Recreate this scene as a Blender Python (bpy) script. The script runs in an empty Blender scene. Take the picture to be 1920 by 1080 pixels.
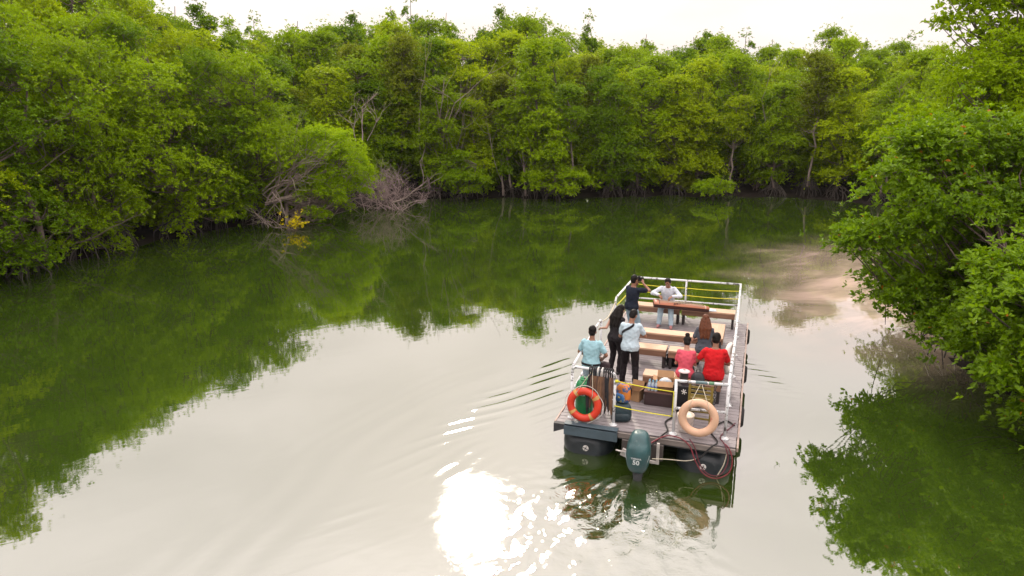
import bpy, bmesh, math, random
import numpy as np
from mathutils import Vector, Matrix

R = math.radians
sc = bpy.context.scene
col = sc.collection

# ------------------------------------------------------------------ camera, sky, sun, exposure
HAZE = 0.00015
CAM_H, PITCH, FPX = 6.6, R(15.2), 1331.0
cam_d = bpy.data.cameras.new("camera")
cam_d.sensor_width = 36.0
cam_d.lens = FPX / 1920 * 36.0
cam_d.clip_end = 3000
cam = bpy.data.objects.new("camera", cam_d)
cam.location = (0, 0, CAM_H)
cam.rotation_euler = (R(90) - PITCH, 0, 0)
col.objects.link(cam)
sc.camera = cam

SUN_EL, SUN_AZ = R(33), R(-3.5)          # azimuth measured from +Y towards +X
world = bpy.data.worlds.new("World")
sc.world = world
world.use_nodes = True
wn, wl = world.node_tree.nodes, world.node_tree.links
wn.clear()
w_out = wn.new("ShaderNodeOutputWorld")
w_bg = wn.new("ShaderNodeBackground")
w_bg.inputs["Strength"].default_value = 0.1
w_sky = wn.new("ShaderNodeTexSky")
w_sky.sky_type = 'NISHITA'
w_sky.sun_disc = False
w_sky.sun_elevation = SUN_EL
w_sky.sun_rotation = SUN_AZ
w_sky.air_density = 1.0
w_sky.dust_density = 3.0
w_sky.ozone_density = 1.0
# thin even overcast over the blue sky: twice to three times as bright overhead as at the horizon
w_tc = wn.new("ShaderNodeTexCoord")
w_sep = wn.new("ShaderNodeSeparateXYZ")
wl.new(w_tc.outputs["Generated"], w_sep.inputs[0])
w_max = wn.new("ShaderNodeMath"); w_max.operation = 'MAXIMUM'
wl.new(w_sep.outputs["Z"], w_max.inputs[0]); w_max.inputs[1].default_value = 0.0
w_mul = wn.new("ShaderNodeMath"); w_mul.operation = 'MULTIPLY_ADD'
wl.new(w_max.outputs[0], w_mul.inputs[0]); w_mul.inputs[1].default_value = 2.4; w_mul.inputs[2].default_value = 0.84
w_noise = wn.new("ShaderNodeTexNoise"); w_noise.inputs["Scale"].default_value = 3.2
w_noise.inputs["Detail"].default_value = 5
w_map = wn.new("ShaderNodeMapping"); w_map.inputs["Scale"].default_value = (1, 1, 3.0)
wl.new(w_tc.outputs["Generated"], w_map.inputs[0]); wl.new(w_map.outputs[0], w_noise.inputs["Vector"])
w_nr = wn.new("ShaderNodeMapRange")
w_nr.inputs["From Min"].default_value = 0.35; w_nr.inputs["From Max"].default_value = 0.65
w_nr.inputs["To Min"].default_value = 0.89; w_nr.inputs["To Max"].default_value = 1.07
wl.new(w_noise.outputs["Fac"], w_nr.inputs["Value"])
w_m2 = wn.new("ShaderNodeMath"); w_m2.operation = 'MULTIPLY'
wl.new(w_mul.outputs[0], w_m2.inputs[0]); wl.new(w_nr.outputs[0], w_m2.inputs[1])
w_veil = wn.new("ShaderNodeVectorMath"); w_veil.operation = 'SCALE'
w_veil.inputs[0].default_value = (8.0, 7.15, 6.90)
wl.new(w_m2.outputs[0], w_veil.inputs["Scale"])
w_sk = wn.new("ShaderNodeVectorMath"); w_sk.operation = 'SCALE'
wl.new(w_sky.outputs[0], w_sk.inputs[0]); w_sk.inputs["Scale"].default_value = 0.07
w_add = wn.new("ShaderNodeVectorMath"); w_add.operation = 'ADD'
wl.new(w_veil.outputs[0], w_add.inputs[0]); wl.new(w_sk.outputs[0], w_add.inputs[1])
wl.new(w_add.outputs[0], w_bg.inputs["Color"])
wl.new(w_bg.outputs[0], w_out.inputs["Surface"])

sun_d = bpy.data.lights.new("sun", 'SUN')
sun_d.energy = 1.5
sun_d.angle = R(2.5)
sun_d.color = (1.0, 0.90, 0.74)
sun = bpy.data.objects.new("sun", sun_d)
sdir = Vector((math.sin(SUN_AZ) * math.cos(SUN_EL), math.cos(SUN_AZ) * math.cos(SUN_EL), math.sin(SUN_EL)))
sun.rotation_euler = sdir.to_track_quat('Z', 'Y').to_euler()
sun.location = sdir * 200
col.objects.link(sun)

sc.view_settings.view_transform = 'Standard'
sc.view_settings.look = 'None'
sc.view_settings.exposure = 0.32
sc.view_settings.gamma = 1.0
sc.view_settings.use_curve_mapping = False
sc.render.engine = 'CYCLES'
sc.cycles.use_denoising = True
sc.cycles.max_bounces = 6
sc.cycles.diffuse_bounces = 2
sc.cycles.glossy_bounces = 3
sc.cycles.transmission_bounces = 3
sc.cycles.volume_bounces = 0
sc.cycles.caustics_reflective = False
sc.cycles.caustics_refractive = False
sc.cycles.sample_clamp_indirect = 6.0

# ------------------------------------------------------------------ materials
MATS = {}
def nt(name):
    m = bpy.data.materials.new(name)
    m.use_nodes = True
    n, l = m.node_tree.nodes, m.node_tree.links
    return m, n, l, n["Principled BSDF"], n["Material Output"]

def M(name, rgb, rough=0.6, metal=0.0, var=0.15, scale=6.0, bump=0.0, bscale=40.0, second=None, thr=0.58, stretch=None, spec=0.5):
    """plain procedural material: mottled base colour, optional second colour in worn patches, optional bump"""
    if name in MATS: return MATS[name]
    m, n, l, p, o = nt(name)
    tc = n.new("ShaderNodeTexCoord")
    vec = tc.outputs["Object"]
    if stretch:
        mp = n.new("ShaderNodeMapping"); mp.inputs["Scale"].default_value = stretch
        l.new(vec, mp.inputs[0]); vec = mp.outputs[0]
    nz = n.new("ShaderNodeTexNoise"); nz.inputs["Scale"].default_value = scale; nz.inputs["Detail"].default_value = 6
    l.new(vec, nz.inputs["Vector"])
    mr = n.new("ShaderNodeMapRange")
    mr.inputs["From Min"].default_value = 0.3; mr.inputs["From Max"].default_value = 0.7
    mr.inputs["To Min"].default_value = 1 - var; mr.inputs["To Max"].default_value = 1 + var
    l.new(nz.outputs["Fac"], mr.inputs["Value"])
    oi = n.new("ShaderNodeObjectInfo")
    mo = n.new("ShaderNodeMath"); mo.operation = 'MULTIPLY_ADD'
    l.new(oi.outputs["Random"], mo.inputs[0]); mo.inputs[1].default_value = var; mo.inputs[2].default_value = 1 - var / 2
    mm = n.new("ShaderNodeMath"); mm.operation = 'MULTIPLY'
    l.new(mr.outputs[0], mm.inputs[0]); l.new(mo.outputs[0], mm.inputs[1])
    vs = n.new("ShaderNodeVectorMath"); vs.operation = 'SCALE'
    vs.inputs[0].default_value = rgb
    l.new(mm.outputs[0], vs.inputs["Scale"])
    out = vs.outputs[0]
    if second:
        n2 = n.new("ShaderNodeTexNoise"); n2.inputs["Scale"].default_value = scale * 2.3; n2.inputs["Detail"].default_value = 8
        n2.inputs["Roughness"].default_value = 0.65
        l.new(vec, n2.inputs["Vector"])
        m2 = n.new("ShaderNodeMapRange")
        m2.inputs["From Min"].default_value = thr; m2.inputs["From Max"].default_value = thr + 0.04
        l.new(n2.outputs["Fac"], m2.inputs["Value"])
        mx = n.new("ShaderNodeMix"); mx.data_type = 'RGBA'
        l.new(m2.outputs[0], mx.inputs["Factor"]); l.new(out, mx.inputs[6]); mx.inputs[7].default_value = (*second, 1)
        out = mx.outputs[2]
    l.new(out, p.inputs["Base Color"])
    p.inputs["Roughness"].default_value = rough
    p.inputs["Metallic"].default_value = metal
    p.inputs["Specular IOR Level"].default_value = spec
    if bump:
        bz = n.new("ShaderNodeTexNoise"); bz.inputs["Scale"].default_value = bscale; bz.inputs["Detail"].default_value = 4
        l.new(vec, bz.inputs["Vector"])
        b = n.new("ShaderNodeBump"); b.inputs["Strength"].default_value = bump; b.inputs["Distance"].default_value = 0.02
        l.new(bz.outputs["Fac"], b.inputs["Height"]); l.new(b.outputs[0], p.inputs["Normal"])
    MATS[name] = m
    return m

def leaf_mat(name, c1, c2, trans=0.33, rough=0.42, tcol=None, rare=None, spec=0.06):
    m, n, l, p, o = nt(name)
    geo = n.new("ShaderNodeNewGeometry")
    oi = n.new("ShaderNodeObjectInfo")
    tc = n.new("ShaderNodeTexCoord")
    nz = n.new("ShaderNodeTexNoise"); nz.inputs["Scale"].default_value = 0.55; nz.inputs["Detail"].default_value = 2
    l.new(tc.outputs["Object"], nz.inputs["Vector"])
    a = n.new("ShaderNodeMath"); a.operation = 'MULTIPLY_ADD'
    l.new(geo.outputs["Random Per Island"], a.inputs[0]); a.inputs[1].default_value = 0.55
    l.new(nz.outputs["Fac"], a.inputs[2])
    b = n.new("ShaderNodeMath"); b.operation = 'MULTIPLY_ADD'
    l.new(oi.outputs["Random"], b.inputs[0]); b.inputs[1].default_value = 0.45; l.new(a.outputs[0], b.inputs[2])
    c = n.new("ShaderNodeMapRange"); c.inputs["From Min"].default_value = 0.35; c.inputs["From Max"].default_value = 1.45
    l.new(b.outputs[0], c.inputs["Value"])
    mx = n.new("ShaderNodeMix"); mx.data_type = 'RGBA'
    l.new(c.outputs[0], mx.inputs["Factor"]); mx.inputs[6].default_value = (*c1, 1); mx.inputs[7].default_value = (*c2, 1)
    out = mx.outputs[2]
    if rare:
        g = n.new("ShaderNodeMath"); g.operation = 'GREATER_THAN'; g.inputs[1].default_value = 0.9965
        l.new(geo.outputs["Random Per Island"], g.inputs[0])
        m3 = n.new("ShaderNodeMix"); m3.data_type = 'RGBA'
        l.new(g.outputs[0], m3.inputs["Factor"]); l.new(out, m3.inputs[6]); m3.inputs[7].default_value = (*rare, 1)
        out = m3.outputs[2]
    l.new(out, p.inputs["Base Color"])
    p.inputs["Roughness"].default_value = rough
    p.inputs["Specular IOR Level"].default_value = spec
    tr = n.new("ShaderNodeBsdfTranslucent")
    vm = n.new("ShaderNodeVectorMath"); vm.operation = 'MULTIPLY'
    l.new(out, vm.inputs[0]); vm.inputs[1].default_value = tcol or (1.85, 1.75, 0.3)
    l.new(vm.outputs[0], tr.inputs["Color"])
    ms = n.new("ShaderNodeMixShader"); ms.inputs[0].default_value = trans
    l.new(p.outputs[0], ms.inputs[1]); l.new(tr.outputs[0], ms.inputs[2])
    l.new(ms.outputs[0], o.inputs["Surface"])
    return m

LEAF = {
    'deep':   leaf_mat("leaf deep green", (0.056, 0.120, 0.001), (0.150, 0.255, 0.002)),
    'mid':    leaf_mat("leaf mid green", (0.096, 0.172, 0.001), (0.238, 0.355, 0.002)),
    'yellow': leaf_mat("leaf yellow green", (0.142, 0.218, 0.001), (0.340, 0.440, 0.002)),
    'olive':  leaf_mat("leaf olive brown", (0.088, 0.125, 0.006), (0.190, 0.235, 0.012)),
    'near':   leaf_mat("leaf glossy green", (0.055, 0.122, 0.001), (0.215, 0.350, 0.002), trans=0.38, rough=0.36, rare=(0.40, 0.15, 0.01), spec=0.22),
    'bush':   leaf_mat("leaf fresh green", (0.120, 0.215, 0.003), (0.255, 0.375, 0.004), trans=0.45),
    'gold':   leaf_mat("leaf golden", (0.45, 0.37, 0.01), (0.62, 0.53, 0.02), trans=0.3),
}
BARK = M("bark", (0.115, 0.085, 0.070), 0.9, var=0.35, scale=3, bump=0.4, bscale=14)
BARK_PALE = M("pale bark", (0.26, 0.205, 0.175), 0.9, var=0.3, scale=3, bump=0.3, bscale=14)
BARK_PINK = M("dead wood", (0.34, 0.255, 0.240), 0.9, var=0.3, scale=2, bump=0.3, bscale=14)
ROOT = M("wet root", (0.048, 0.038, 0.032), 0.7, var=0.3, scale=3)

# ------------------------------------------------------------------ mesh helpers
def mesh_np(name, V, F, mat, smooth=False):
    """V (n,3), F list of arrays of equal-length faces (m,k)"""
    me = bpy.data.meshes.new(name)
    F = [np.asarray(f, dtype=np.int32) for f in F if len(f)]
    me.vertices.add(len(V)); me.vertices.foreach_set("co", np.asarray(V, dtype=np.float32).ravel())
    nl = sum(f.size for f in F); npoly = sum(len(f) for f in F)
    me.loops.add(nl); me.polygons.add(npoly)
    me.loops.foreach_set("vertex_index", np.concatenate([f.ravel() for f in F]))
    tot = np.concatenate([np.full(len(f), f.shape[1], dtype=np.int32) for f in F])
    me.polygons.foreach_set("loop_start", np.concatenate([[0], np.cumsum(tot)[:-1]]).astype(np.int32))
    me.polygons.foreach_set("loop_total", tot)
    me.polygons.foreach_set("use_smooth", np.full(npoly, smooth))
    me.update(calc_edges=True)
    me.materials.append(mat)
    return me

class MB:
    """collects simple solids and links them as ONE mesh object"""
    def __init__(s): s.v, s.f, s.sm = [], [], []
    def add(s, vs, fs, smooth=False):
        b = len(s.v)
        s.v += [tuple(x) for x in vs]
        s.f += [tuple(b + i for i in f) for f in fs]
        s.sm += [smooth] * len(fs)
        return s
    def box(s, c, d, rot=None, taper=1.0):
        x, y, z = d[0] / 2, d[1] / 2, d[2] / 2
        vs = [Vector((sx * x * (taper if sz > 0 else 1), sy * y * (taper if sz > 0 else 1), sz * z)) for sz in (-1, 1) for sy in (-1, 1) for sx in (-1, 1)]
        if rot is not None:
            m = rot if isinstance(rot, Matrix) else Matrix.Rotation(rot, 3, 'Z')
            vs = [m @ v for v in vs]
        vs = [v + Vector(c) for v in vs]
        return s.add(vs, [(0, 2, 3, 1), (4, 5, 7, 6), (0, 1, 5, 4), (2, 6, 7, 3), (0, 4, 6, 2), (1, 3, 7, 5)])
    def loft(s, rings, smooth=True, cap=True):
        n = len(rings[0]); vs = [p for r in rings for p in r]; fs = []
        for i in range(len(rings) - 1):
            for j in range(n):
                a, b = i * n + j, i * n + (j + 1) % n
                fs.append((a, b, b + n, a + n))
        s.add(vs, fs, smooth)
        if cap:
            b = len(s.v) - len(vs)
            s.f += [tuple(b + i for i in reversed(range(n))), tuple(b + len(vs) - n + i for i in range(n))]
            s.sm += [False, False]
        return s
    def tube(s, path, r, n=8, smooth=True, closed=False):
        P = [Vector(p) for p in path]
        rr = r if isinstance(r, (list, tuple)) else [r] * len(P)
        rings = []
        up = None
        for i, p in enumerate(P):
            if closed: t = P[(i + 1) % len(P)] - P[i - 1]
            else: t = P[min(i + 1, len(P) - 1)] - P[max(i - 1, 0)]
            t.normalize()
            if up is None:
                up = Vector((0, 0, 1)) if abs(t.z) < 0.9 else Vector((1, 0, 0))
            u = up - t * up.dot(t)
            if u.length < 1e-5: u = t.orthogonal()
            u.normalize(); up = u
            w = t.cross(u)
            rings.append([p + (u * math.cos(2 * math.pi * k / n) + w * math.sin(2 * math.pi * k / n)) * rr[i] for k in range(n)])
        if closed:
            rings.append(rings[0])
            return s.loft(rings, smooth, cap=False)
        return s.loft(rings, smooth)
    def cyl(s, p0, p1, r0, r1=None, n=12):
        return s.tube([p0, p1], [r0, r0 if r1 is None else r1], n)
    def lathe(s, prof, c=(0, 0, 0), n=20, smooth=True):
        rings = [[(c[0] + r * math.cos(2 * math.pi * k / n), c[1] + r * math.sin(2 * math.pi * k / n), c[2] + z) for k in range(n)] for r, z in prof]
        return s.loft(rings, smooth)
    def ell(s, c, r, rot=None, n=14, m=9):
        rings = []
        for i in range(m + 1):
            a = math.pi * (i + 0.02) / (m + 0.04) - math.pi / 2
            rings.append([Vector((r[0] * math.cos(a) * math.cos(2 * math.pi * k / n), r[1] * math.cos(a) * math.sin(2 * math.pi * k / n), r[2] * math.sin(a))) for k in range(n)])
        if rot is not None: rings = [[rot @ v for v in q] for q in rings]
        rings = [[v + Vector(c) for v in q] for q in rings]
        return s.loft(rings)
    def torus(s, c, Rr, r, rot=None, n=36, m=12, sq=1.0):
        vs, fs = [], []
        for i in range(n):
            a = 2 * math.pi * i / n
            for j in range(m):
                b = 2 * math.pi * j / m
                v = Vector(((Rr + r * math.cos(b)) * math.cos(a), (Rr + r * math.cos(b)) * math.sin(a), r * sq * math.sin(b)))
                vs.append((rot @ v if rot is not None else v) + Vector(c))
                fs.append((i * m + j, ((i + 1) % n) * m + j, ((i + 1) % n) * m + (j + 1) % m, i * m + (j + 1) % m))
        return s.add(vs, fs, True)
    def mesh(s, name, mat):
        me = bpy.data.meshes.new(name)
        me.from_pydata(s.v, [], s.f)
        me.polygons.foreach_set("use_smooth", s.sm)
        me.materials.append(mat)
        me.update()
        return me
    def build(s, name, mat, parent=None, bevel=0.0, loc=None):
        o = bpy.data.objects.new(name, s.mesh(name, mat))
        col.objects.link(o)
        if parent is not None: o.parent = parent
        if loc is not None: o.location = loc
        if bevel:
            b = o.modifiers.new("bevel", 'BEVEL'); b.width = bevel; b.segments = 2; b.limit_method = 'ANGLE'; b.angle_limit = R(40)
        return o

def tag(o, label=None, cat=None, group=None, kind=None):
    if label: o["label"] = label
    if cat: o["category"] = cat
    if group: o["group"] = group
    if kind: o["kind"] = kind
    return o

def empty(name, loc, rz=0.0):
    o = bpy.data.objects.new(name, None)
    o.empty_display_size = 0.2
    col.objects.link(o)
    o.location = loc; o.rotation_euler = (0, 0, rz)
    return o

def link_mesh(name, me, parent=None, loc=None):
    o = bpy.data.objects.new(name, me)
    col.objects.link(o)
    if parent is not None: o.parent = parent
    if loc is not None: o.location = loc
    return o

def copy_tree(o, parent=None):
    c = o.copy(); col.objects.link(c)
    if parent is not None: c.parent = parent
    for ch in o.children: copy_tree(ch, c)
    return c

# ------------------------------------------------------------------ the raft's own frame
AZ = R(19.1)
ORG = np.array([2.4552, 11.8613])
AX = np.array([math.sin(AZ), math.cos(AZ)])
LT = np.array([math.cos(AZ), -math.sin(AZ)])
DECK = 0.60
def W(x, y, z=0.0):
    """a point of the raft (x to starboard, y towards the bow, z above the deck) in the world"""
    q = ORG + LT * x + AX * y
    return Vector((q[0], q[1], DECK + z))
def on_raft(name, x, y, z, label, cat, group=None, rz=0.0):
    return tag(empty(name, W(x, y, z), -AZ + rz), label, cat, group)

# ------------------------------------------------------------------ water
def axis(segs):
    out = []
    for a, b, st in segs:
        out.append(np.arange(a, b, st))
    return np.concatenate(out + [[segs[-1][1]]])
xs = axis([(-900, -100, 100), (-100, -20, 10), (-20, -9, 0.5), (-9, 7.5, 0.055), (7.5, 14, 0.35), (14, 30, 2), (30, 100, 10), (100, 900, 100)])
ys = axis([(-900, -100, 100), (-100, 0, 10), (0, 6, 1), (6, 20.5, 0.055), (20.5, 30, 0.4), (30, 60, 2), (60, 100, 10), (100, 900, 100)])
X, Y = np.meshgrid(xs, ys)
def smooth01(t):
    t = np.clip(t, 0, 1); return t * t * (3 - 2 * t)
def vnoise(x, y, seed=0):
    """cheap smooth value noise"""
    def h(i, j):
        v = np.sin(i * 127.1 + j * 311.7 + seed * 74.7) * 43758.5453
        return v - np.floor(v)
    i, j = np.floor(x), np.floor(y); u, v = x - i, y - j
    u, v = u * u * (3 - 2 * u), v * v * (3 - 2 * v)
    return (h(i, j) * (1 - u) + h(i + 1, j) * u) * (1 - v) + (h(i, j + 1) * (1 - u) + h(i + 1, j + 1) * u) * v
bx = (X - ORG[0]) * LT[0] + (Y - ORG[1]) * LT[1]
by = (X - ORG[0]) * AX[0] + (Y - ORG[1]) * AX[1]
arm = np.array([(2.6, 19.6), (1.7, 17.4), (1.0, 16.2), (0.0, 15.0), (-1.4, 13.1), (-2.1, 11.7), (-2.6, 9.9), (-3.0, 8.6), (-3.4, 6.5)])
def arm_coords(poly):
    best = np.full(X.shape, 1e9); sd = np.zeros(X.shape); al = np.zeros(X.shape); s0 = 0
    for a, b in zip(poly[:-1], poly[1:]):
        t = b - a; L = np.hypot(*t); t = t / L
        dx, dy = X - a[0], Y - a[1]
        u = np.clip(dx * t[0] + dy * t[1], 0, L)
        px, py = dx - t[0] * u, dy - t[1] * u
        d = np.hypot(px, py)
        m = d < best
        best = np.where(m, d, best); sd = np.where(m, np.sign(t[0] * dy - t[1] * dx) * d, sd); al = np.where(m, s0 + u, al)
        s0 += L
    return sd, al
sd, al = arm_coords(arm)                 # sd > 0 on the raft's side of the arm
inside = sd
wob = (vnoise(X * 0.55, Y * 0.55, 3) - 0.5) * 0.5
packet = smooth01((inside + 0.75) / 0.7) * np.exp(-np.clip(inside - 0.2, 0, 9) / 0.75)
fade = smooth01(al / 2.0) * np.exp(-np.clip(al - 5.6, 0, 20) / 2.6)
mod = smooth01((vnoise(al * 1.0 + 5, (X * 0.60 - Y * 0.80) * 2.5, 7) - 0.36) / 0.35)
phase = 2 * np.pi * ((X * 0.60 - Y * 0.80 + wob * 0.75) / 0.34) 
Hh = 0.0165 * packet * fade * mod * np.exp(2.0 * (np.cos(phase) - 1))
# second train nearer the raft, shorter
ph2 = 2 * np.pi * ((inside * 0.8 + al * 0.18 + wob * 0.6) / 0.26)
Hh += 0.0050 * smooth01(inside / 0.8) * np.exp(-np.clip(inside - 0.6, 0, 9) / 1.8) * fade * smooth01((vnoise(X * 1.3, Y * 1.3, 9) - 0.2) / 0.6) * np.sin(ph2)
# starboard arm, small
armr = np.array([(5.2, 20.0), (5.75, 17.8), (6.15, 15.9), (6.5, 14.4)])
sdr, alr = arm_coords(armr)
Hh += 0.0150 * np.exp(-(sdr / 0.28) ** 2) * smooth01(alr / 1.5) * smooth01((5.6 - alr) / 1.5) * np.exp(2.0 * (np.cos(2 * np.pi * (X * 0.35 + Y * 0.94 + wob * .3) / 0.36) - 1))
# far outer swell of the wake to port, low
Hh += 0.0022 * np.exp(-((inside + 1.4) / 0.9) ** 2) * smooth01((al - 3) / 3) * np.sin(2 * np.pi * (inside + wob) / 0.7) * smooth01((Y - 6.2) / 1.5)
# wash of the screw: streaks that fan out behind the motor
wm = smooth01((-0.35 - by) / 0.6) * np.exp(-np.clip(-by - 1.4, 0, 20) / 2.2)
spread = 0.45 + np.clip(-by, 0, 20) * 0.30
wash = wm * np.exp(-((bx + 0.1) / (spread * 1.25)) ** 4)
side = smooth01((by + 3.2) / 1.2) * smooth01((0.7 - by) / 0.8) * np.exp(-((bx + 1.55) / 0.55) ** 2) * 0.3
wash = np.clip(wash + side, 0, 1)
ang = np.arctan2(bx + 0.05, np.clip(-by, 0.15, 50))
rad = np.hypot(bx + 0.05, by)
streak = vnoise(ang * 16 + vnoise(X * 1.1, Y * 1.1, 21) * 3.0, rad * 2.6, 11) - 0.5
streak2 = vnoise(ang * 30 + vnoise(X * 2.1, Y * 2.1, 22) * 4, rad * 5.5, 13) - 0.5
chop = vnoise(X * 4.2 + 3 * vnoise(X, Y, 2), Y * 4.2, 15) - 0.5
Hh += wash * (0.036 * streak + 0.022 * streak2 + 0.016 * chop)
# the broader ruffled area round the sun's glitter
glit = smooth01((5.5 - np.hypot(X + 0.2, (Y - 9.6) * 1.0)) / 5.0)
gl = vnoise(X * 2.3 + 1.5 * vnoise(X * .8, Y * .8, 4), Y * 5.5 + X * 1.2, 31) - 0.5
Hh += 0.0022 * glit * gl * smooth01((inside + 0.2) / 1.2)
V = np.stack([X, Y, Hh], -1).reshape(-1, 3)
ny, nx = X.shape
idx = np.arange(nx * ny).reshape(ny, nx)
F = np.stack([idx[:-1, :-1], idx[:-1, 1:], idx[1:, 1:], idx[1:, :-1]], -1).reshape(-1, 4)

wmat, n, l, p, o = nt("river water")
tc = n.new("ShaderNodeNewGeometry")
P_ = tc.outputs["Position"]
# drifting silt: a stain of pale mud in the water with its own ragged shape
def vmap(vec, loc=(0, 0, 0), rot=0.0, scale=(1, 1, 1)):
    mp = n.new("ShaderNodeMapping"); mp.vector_type = 'TEXTURE'
    mp.inputs["Location"].default_value = loc; mp.inputs["Rotation"].default_value = (0, 0, rot); mp.inputs["Scale"].default_value = scale
    l.new(vec, mp.inputs[0]); return mp.outputs[0]
def math_(op, a, b=None, c=None):
    q = n.new("ShaderNodeMath"); q.operation = op
    for i, v in enumerate((a, b, c)):
        if v is None: continue
        if isinstance(v, (int, float)): q.inputs[i].default_value = v
        else: l.new(v, q.inputs[i])
    return q.outputs[0]
def ramp(v, a, b, lo=0.0, hi=1.0):
    q = n.new("ShaderNodeMapRange"); q.interpolation_type = 'SMOOTHSTEP'
    q.inputs["From Min"].default_value = a; q.inputs["From Max"].default_value = b
    q.inputs["To Min"].default_value = lo; q.inputs["To Max"].default_value = hi
    l.new(v, q.inputs["Value"]); return q.outputs[0]
def noise(vec, scale, detail=3, rough=0.5, dist=0.0):
    q = n.new("ShaderNodeTexNoise"); q.inputs["Scale"].default_value = scale; q.inputs["Detail"].default_value = detail
    q.inputs["Roughness"].default_value = rough; q.inputs["Distortion"].default_value = dist
    l.new(vec, q.inputs["Vector"]); return q
warp = n.new("ShaderNodeVectorMath"); warp.operation = 'MULTIPLY_ADD'
l.new(noise(P_, 0.35, 3).outputs["Color"], warp.inputs[0]); warp.inputs[1].default_value = (5.0, 5.0, 0); 
l.new(P_, warp.inputs[2])
ln = n.new("ShaderNodeVectorMath"); ln.operation = 'LENGTH'
l.new(vmap(warp.outputs[0], (15.3, 26.6, 0), R(-14), (5.0, 9.6, 1)), ln.inputs[0])
silt_shape = ramp(ln.outputs["Value"], 1.20, 0.15)
streaks = ramp(noise(vmap(P_, (0, 0, 0), R(20), (2.2, 1.1, 1)), 0.42, 5, 0.62, 1.6).outputs["Fac"], 0.34, 0.68, 0.45, 1.0)
silt = math_('MULTIPLY', silt_shape, streaks)
body = n.new("ShaderNodeMix"); body.data_type = 'RGBA'
l.new(silt, body.inputs["Factor"])
body.inputs[6].default_value = (0.024, 0.044, 0.005, 1)
body.inputs[7].default_value = (0.62, 0.46, 0.395, 1)
dif = n.new("ShaderNodeBsdfDiffuse"); l.new(body.outputs[2], dif.inputs["Color"])
glo = n.new("ShaderNodeBsdfGlossy"); glo.distribution = 'BECKMANN'
glo.inputs["Color"].default_value = (0.97, 0.96, 0.95, 1)
att = n.new("ShaderNodeAttribute"); att.attribute_name = "wash"
atr = n.new("ShaderNodeAttribute"); atr.attribute_name = "ruffle"
l.new(math_('MULTIPLY_ADD', atr.outputs["Fac"], 0.085, 0.030), glo.inputs["Roughness"])
bz1 = noise(vmap(P_, (0, 0, 0), R(25), (1.0, 0.42, 1)), 1.5, 3, 0.5)
bz2 = noise(P_, 7.0, 3, 0.6, 0.6)
bh = math_('MULTIPLY', bz1.outputs["Fac"], 0.0012)
bh2 = math_('MULTIPLY', math_('MULTIPLY', bz2.outputs["Fac"], att.outputs["Fac"]), 0.011)
bmp = n.new("ShaderNodeBump"); bmp.inputs["Strength"].default_value = 1.0; bmp.inputs["Distance"].default_value = 1.0
l.new(math_('ADD', bh, bh2), bmp.inputs["Height"])
l.new(bmp.outputs[0], glo.inputs["Normal"])
fr = n.new("ShaderNodeFresnel"); fr.inputs["IOR"].default_value = 1.33
l.new(bmp.outputs[0], fr.inputs["Normal"])
fac = ramp(fr.outputs[0], 0.02, 0.45, 0.335, 0.62)
fac2 = math_('MULTIPLY', fac, math_('MULTIPLY_ADD', silt, -0.42, 1.0))
mxs = n.new("ShaderNodeMixShader"); l.new(fac2, mxs.inputs[0]); l.new(dif.outputs[0], mxs.inputs[1]); l.new(glo.outputs[0], mxs.inputs[2])
l.new(mxs.outputs[0], o.inputs["Surface"])
wme = mesh_np("water", V, [F], wmat, smooth=True)
at = wme.attributes.new("ruffle", 'FLOAT', 'POINT')
at.data.foreach_set("value", np.clip(glit * (1 - 0.7 * wash), 0, 1).ravel().astype(np.float32))
at = wme.attributes.new("wash", 'FLOAT', 'POINT')
at.data.foreach_set("value", np.clip(wash + 0.05 * glit, 0, 1).ravel().astype(np.float32))
tag(link_mesh("water", wme), "calm green river water reflecting trees and pale sky", kind='structure')

# ------------------------------------------------------------------ banks
BANK = np.array([(-34, -60), (-27, 0), (-23.5, 14), (-21, 21), (-19.2, 25.8), (-17.4, 31), (-15.6, 35), (-13, 37), (-11, 39.5), (-9, 43.5), (-6.5, 46.6), (-2, 47),
                 (5, 47), (12, 48.2), (19, 47.2), (22.5, 45), (23, 40), (19.5, 31), (15, 25), (12.4, 20.6), (11.2, 16), (10.6, 13.0), (11, 8), (14, 0), (24, -60)], float)
def resample(poly, step):
    seg = np.hypot(*np.diff(poly, axis=0).T); s = np.concatenate([[0], np.cumsum(seg)])
    q = np.arange(0, s[-1], step)
    return np.stack([np.interp(q, s, poly[:, 0]), np.interp(q, s, poly[:, 1])], 1), q
bp, bs = resample(BANK, 1.0)
for _ in range(6):
    bp[1:-1] = (bp[:-2] + 2 * bp[1:-1] + bp[2:]) / 4
bt = np.gradient(bp, axis=0); bt /= np.linalg.norm(bt, axis=1)[:, None]
bn = np.stack([-bt[:, 1], bt[:, 0]], 1)                 # left of travel = inland (we go clockwise round the bay)
for _ in range(12):
    bn[1:-1] = (bn[:-2] + 2 * bn[1:-1] + bn[2:]) / 4
bn /= np.linalg.norm(bn, axis=1)[:, None]
rngb = np.random.default_rng(5)
offs = [(-1.5, -0.7), (-0.2, -0.06), (0.4, 0.03), (1.2, 0.09), (3, 0.16), (6, 0.3), (11, 0.6), (18, 1.1), (30, 2.0), (60, 3.0), (160, 4.0), (700, 6.0)]
rows = []
for d, z in offs:
    jit = rngb.normal(0, 0.22, len(bp)) if 0 <= d < 4 else np.zeros(len(bp))
    r = bp + bn * (d + jit)[:, None]
    rows.append(np.concatenate([r, (z + (rngb.normal(0, 0.05, len(bp)) if -0.1 < z < 3 else 0) * np.ones(len(bp)))[:, None]], 1))
Vb = np.concatenate(rows); nb = len(bp)
ib = np.arange(len(Vb)).reshape(len(offs), nb)
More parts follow.
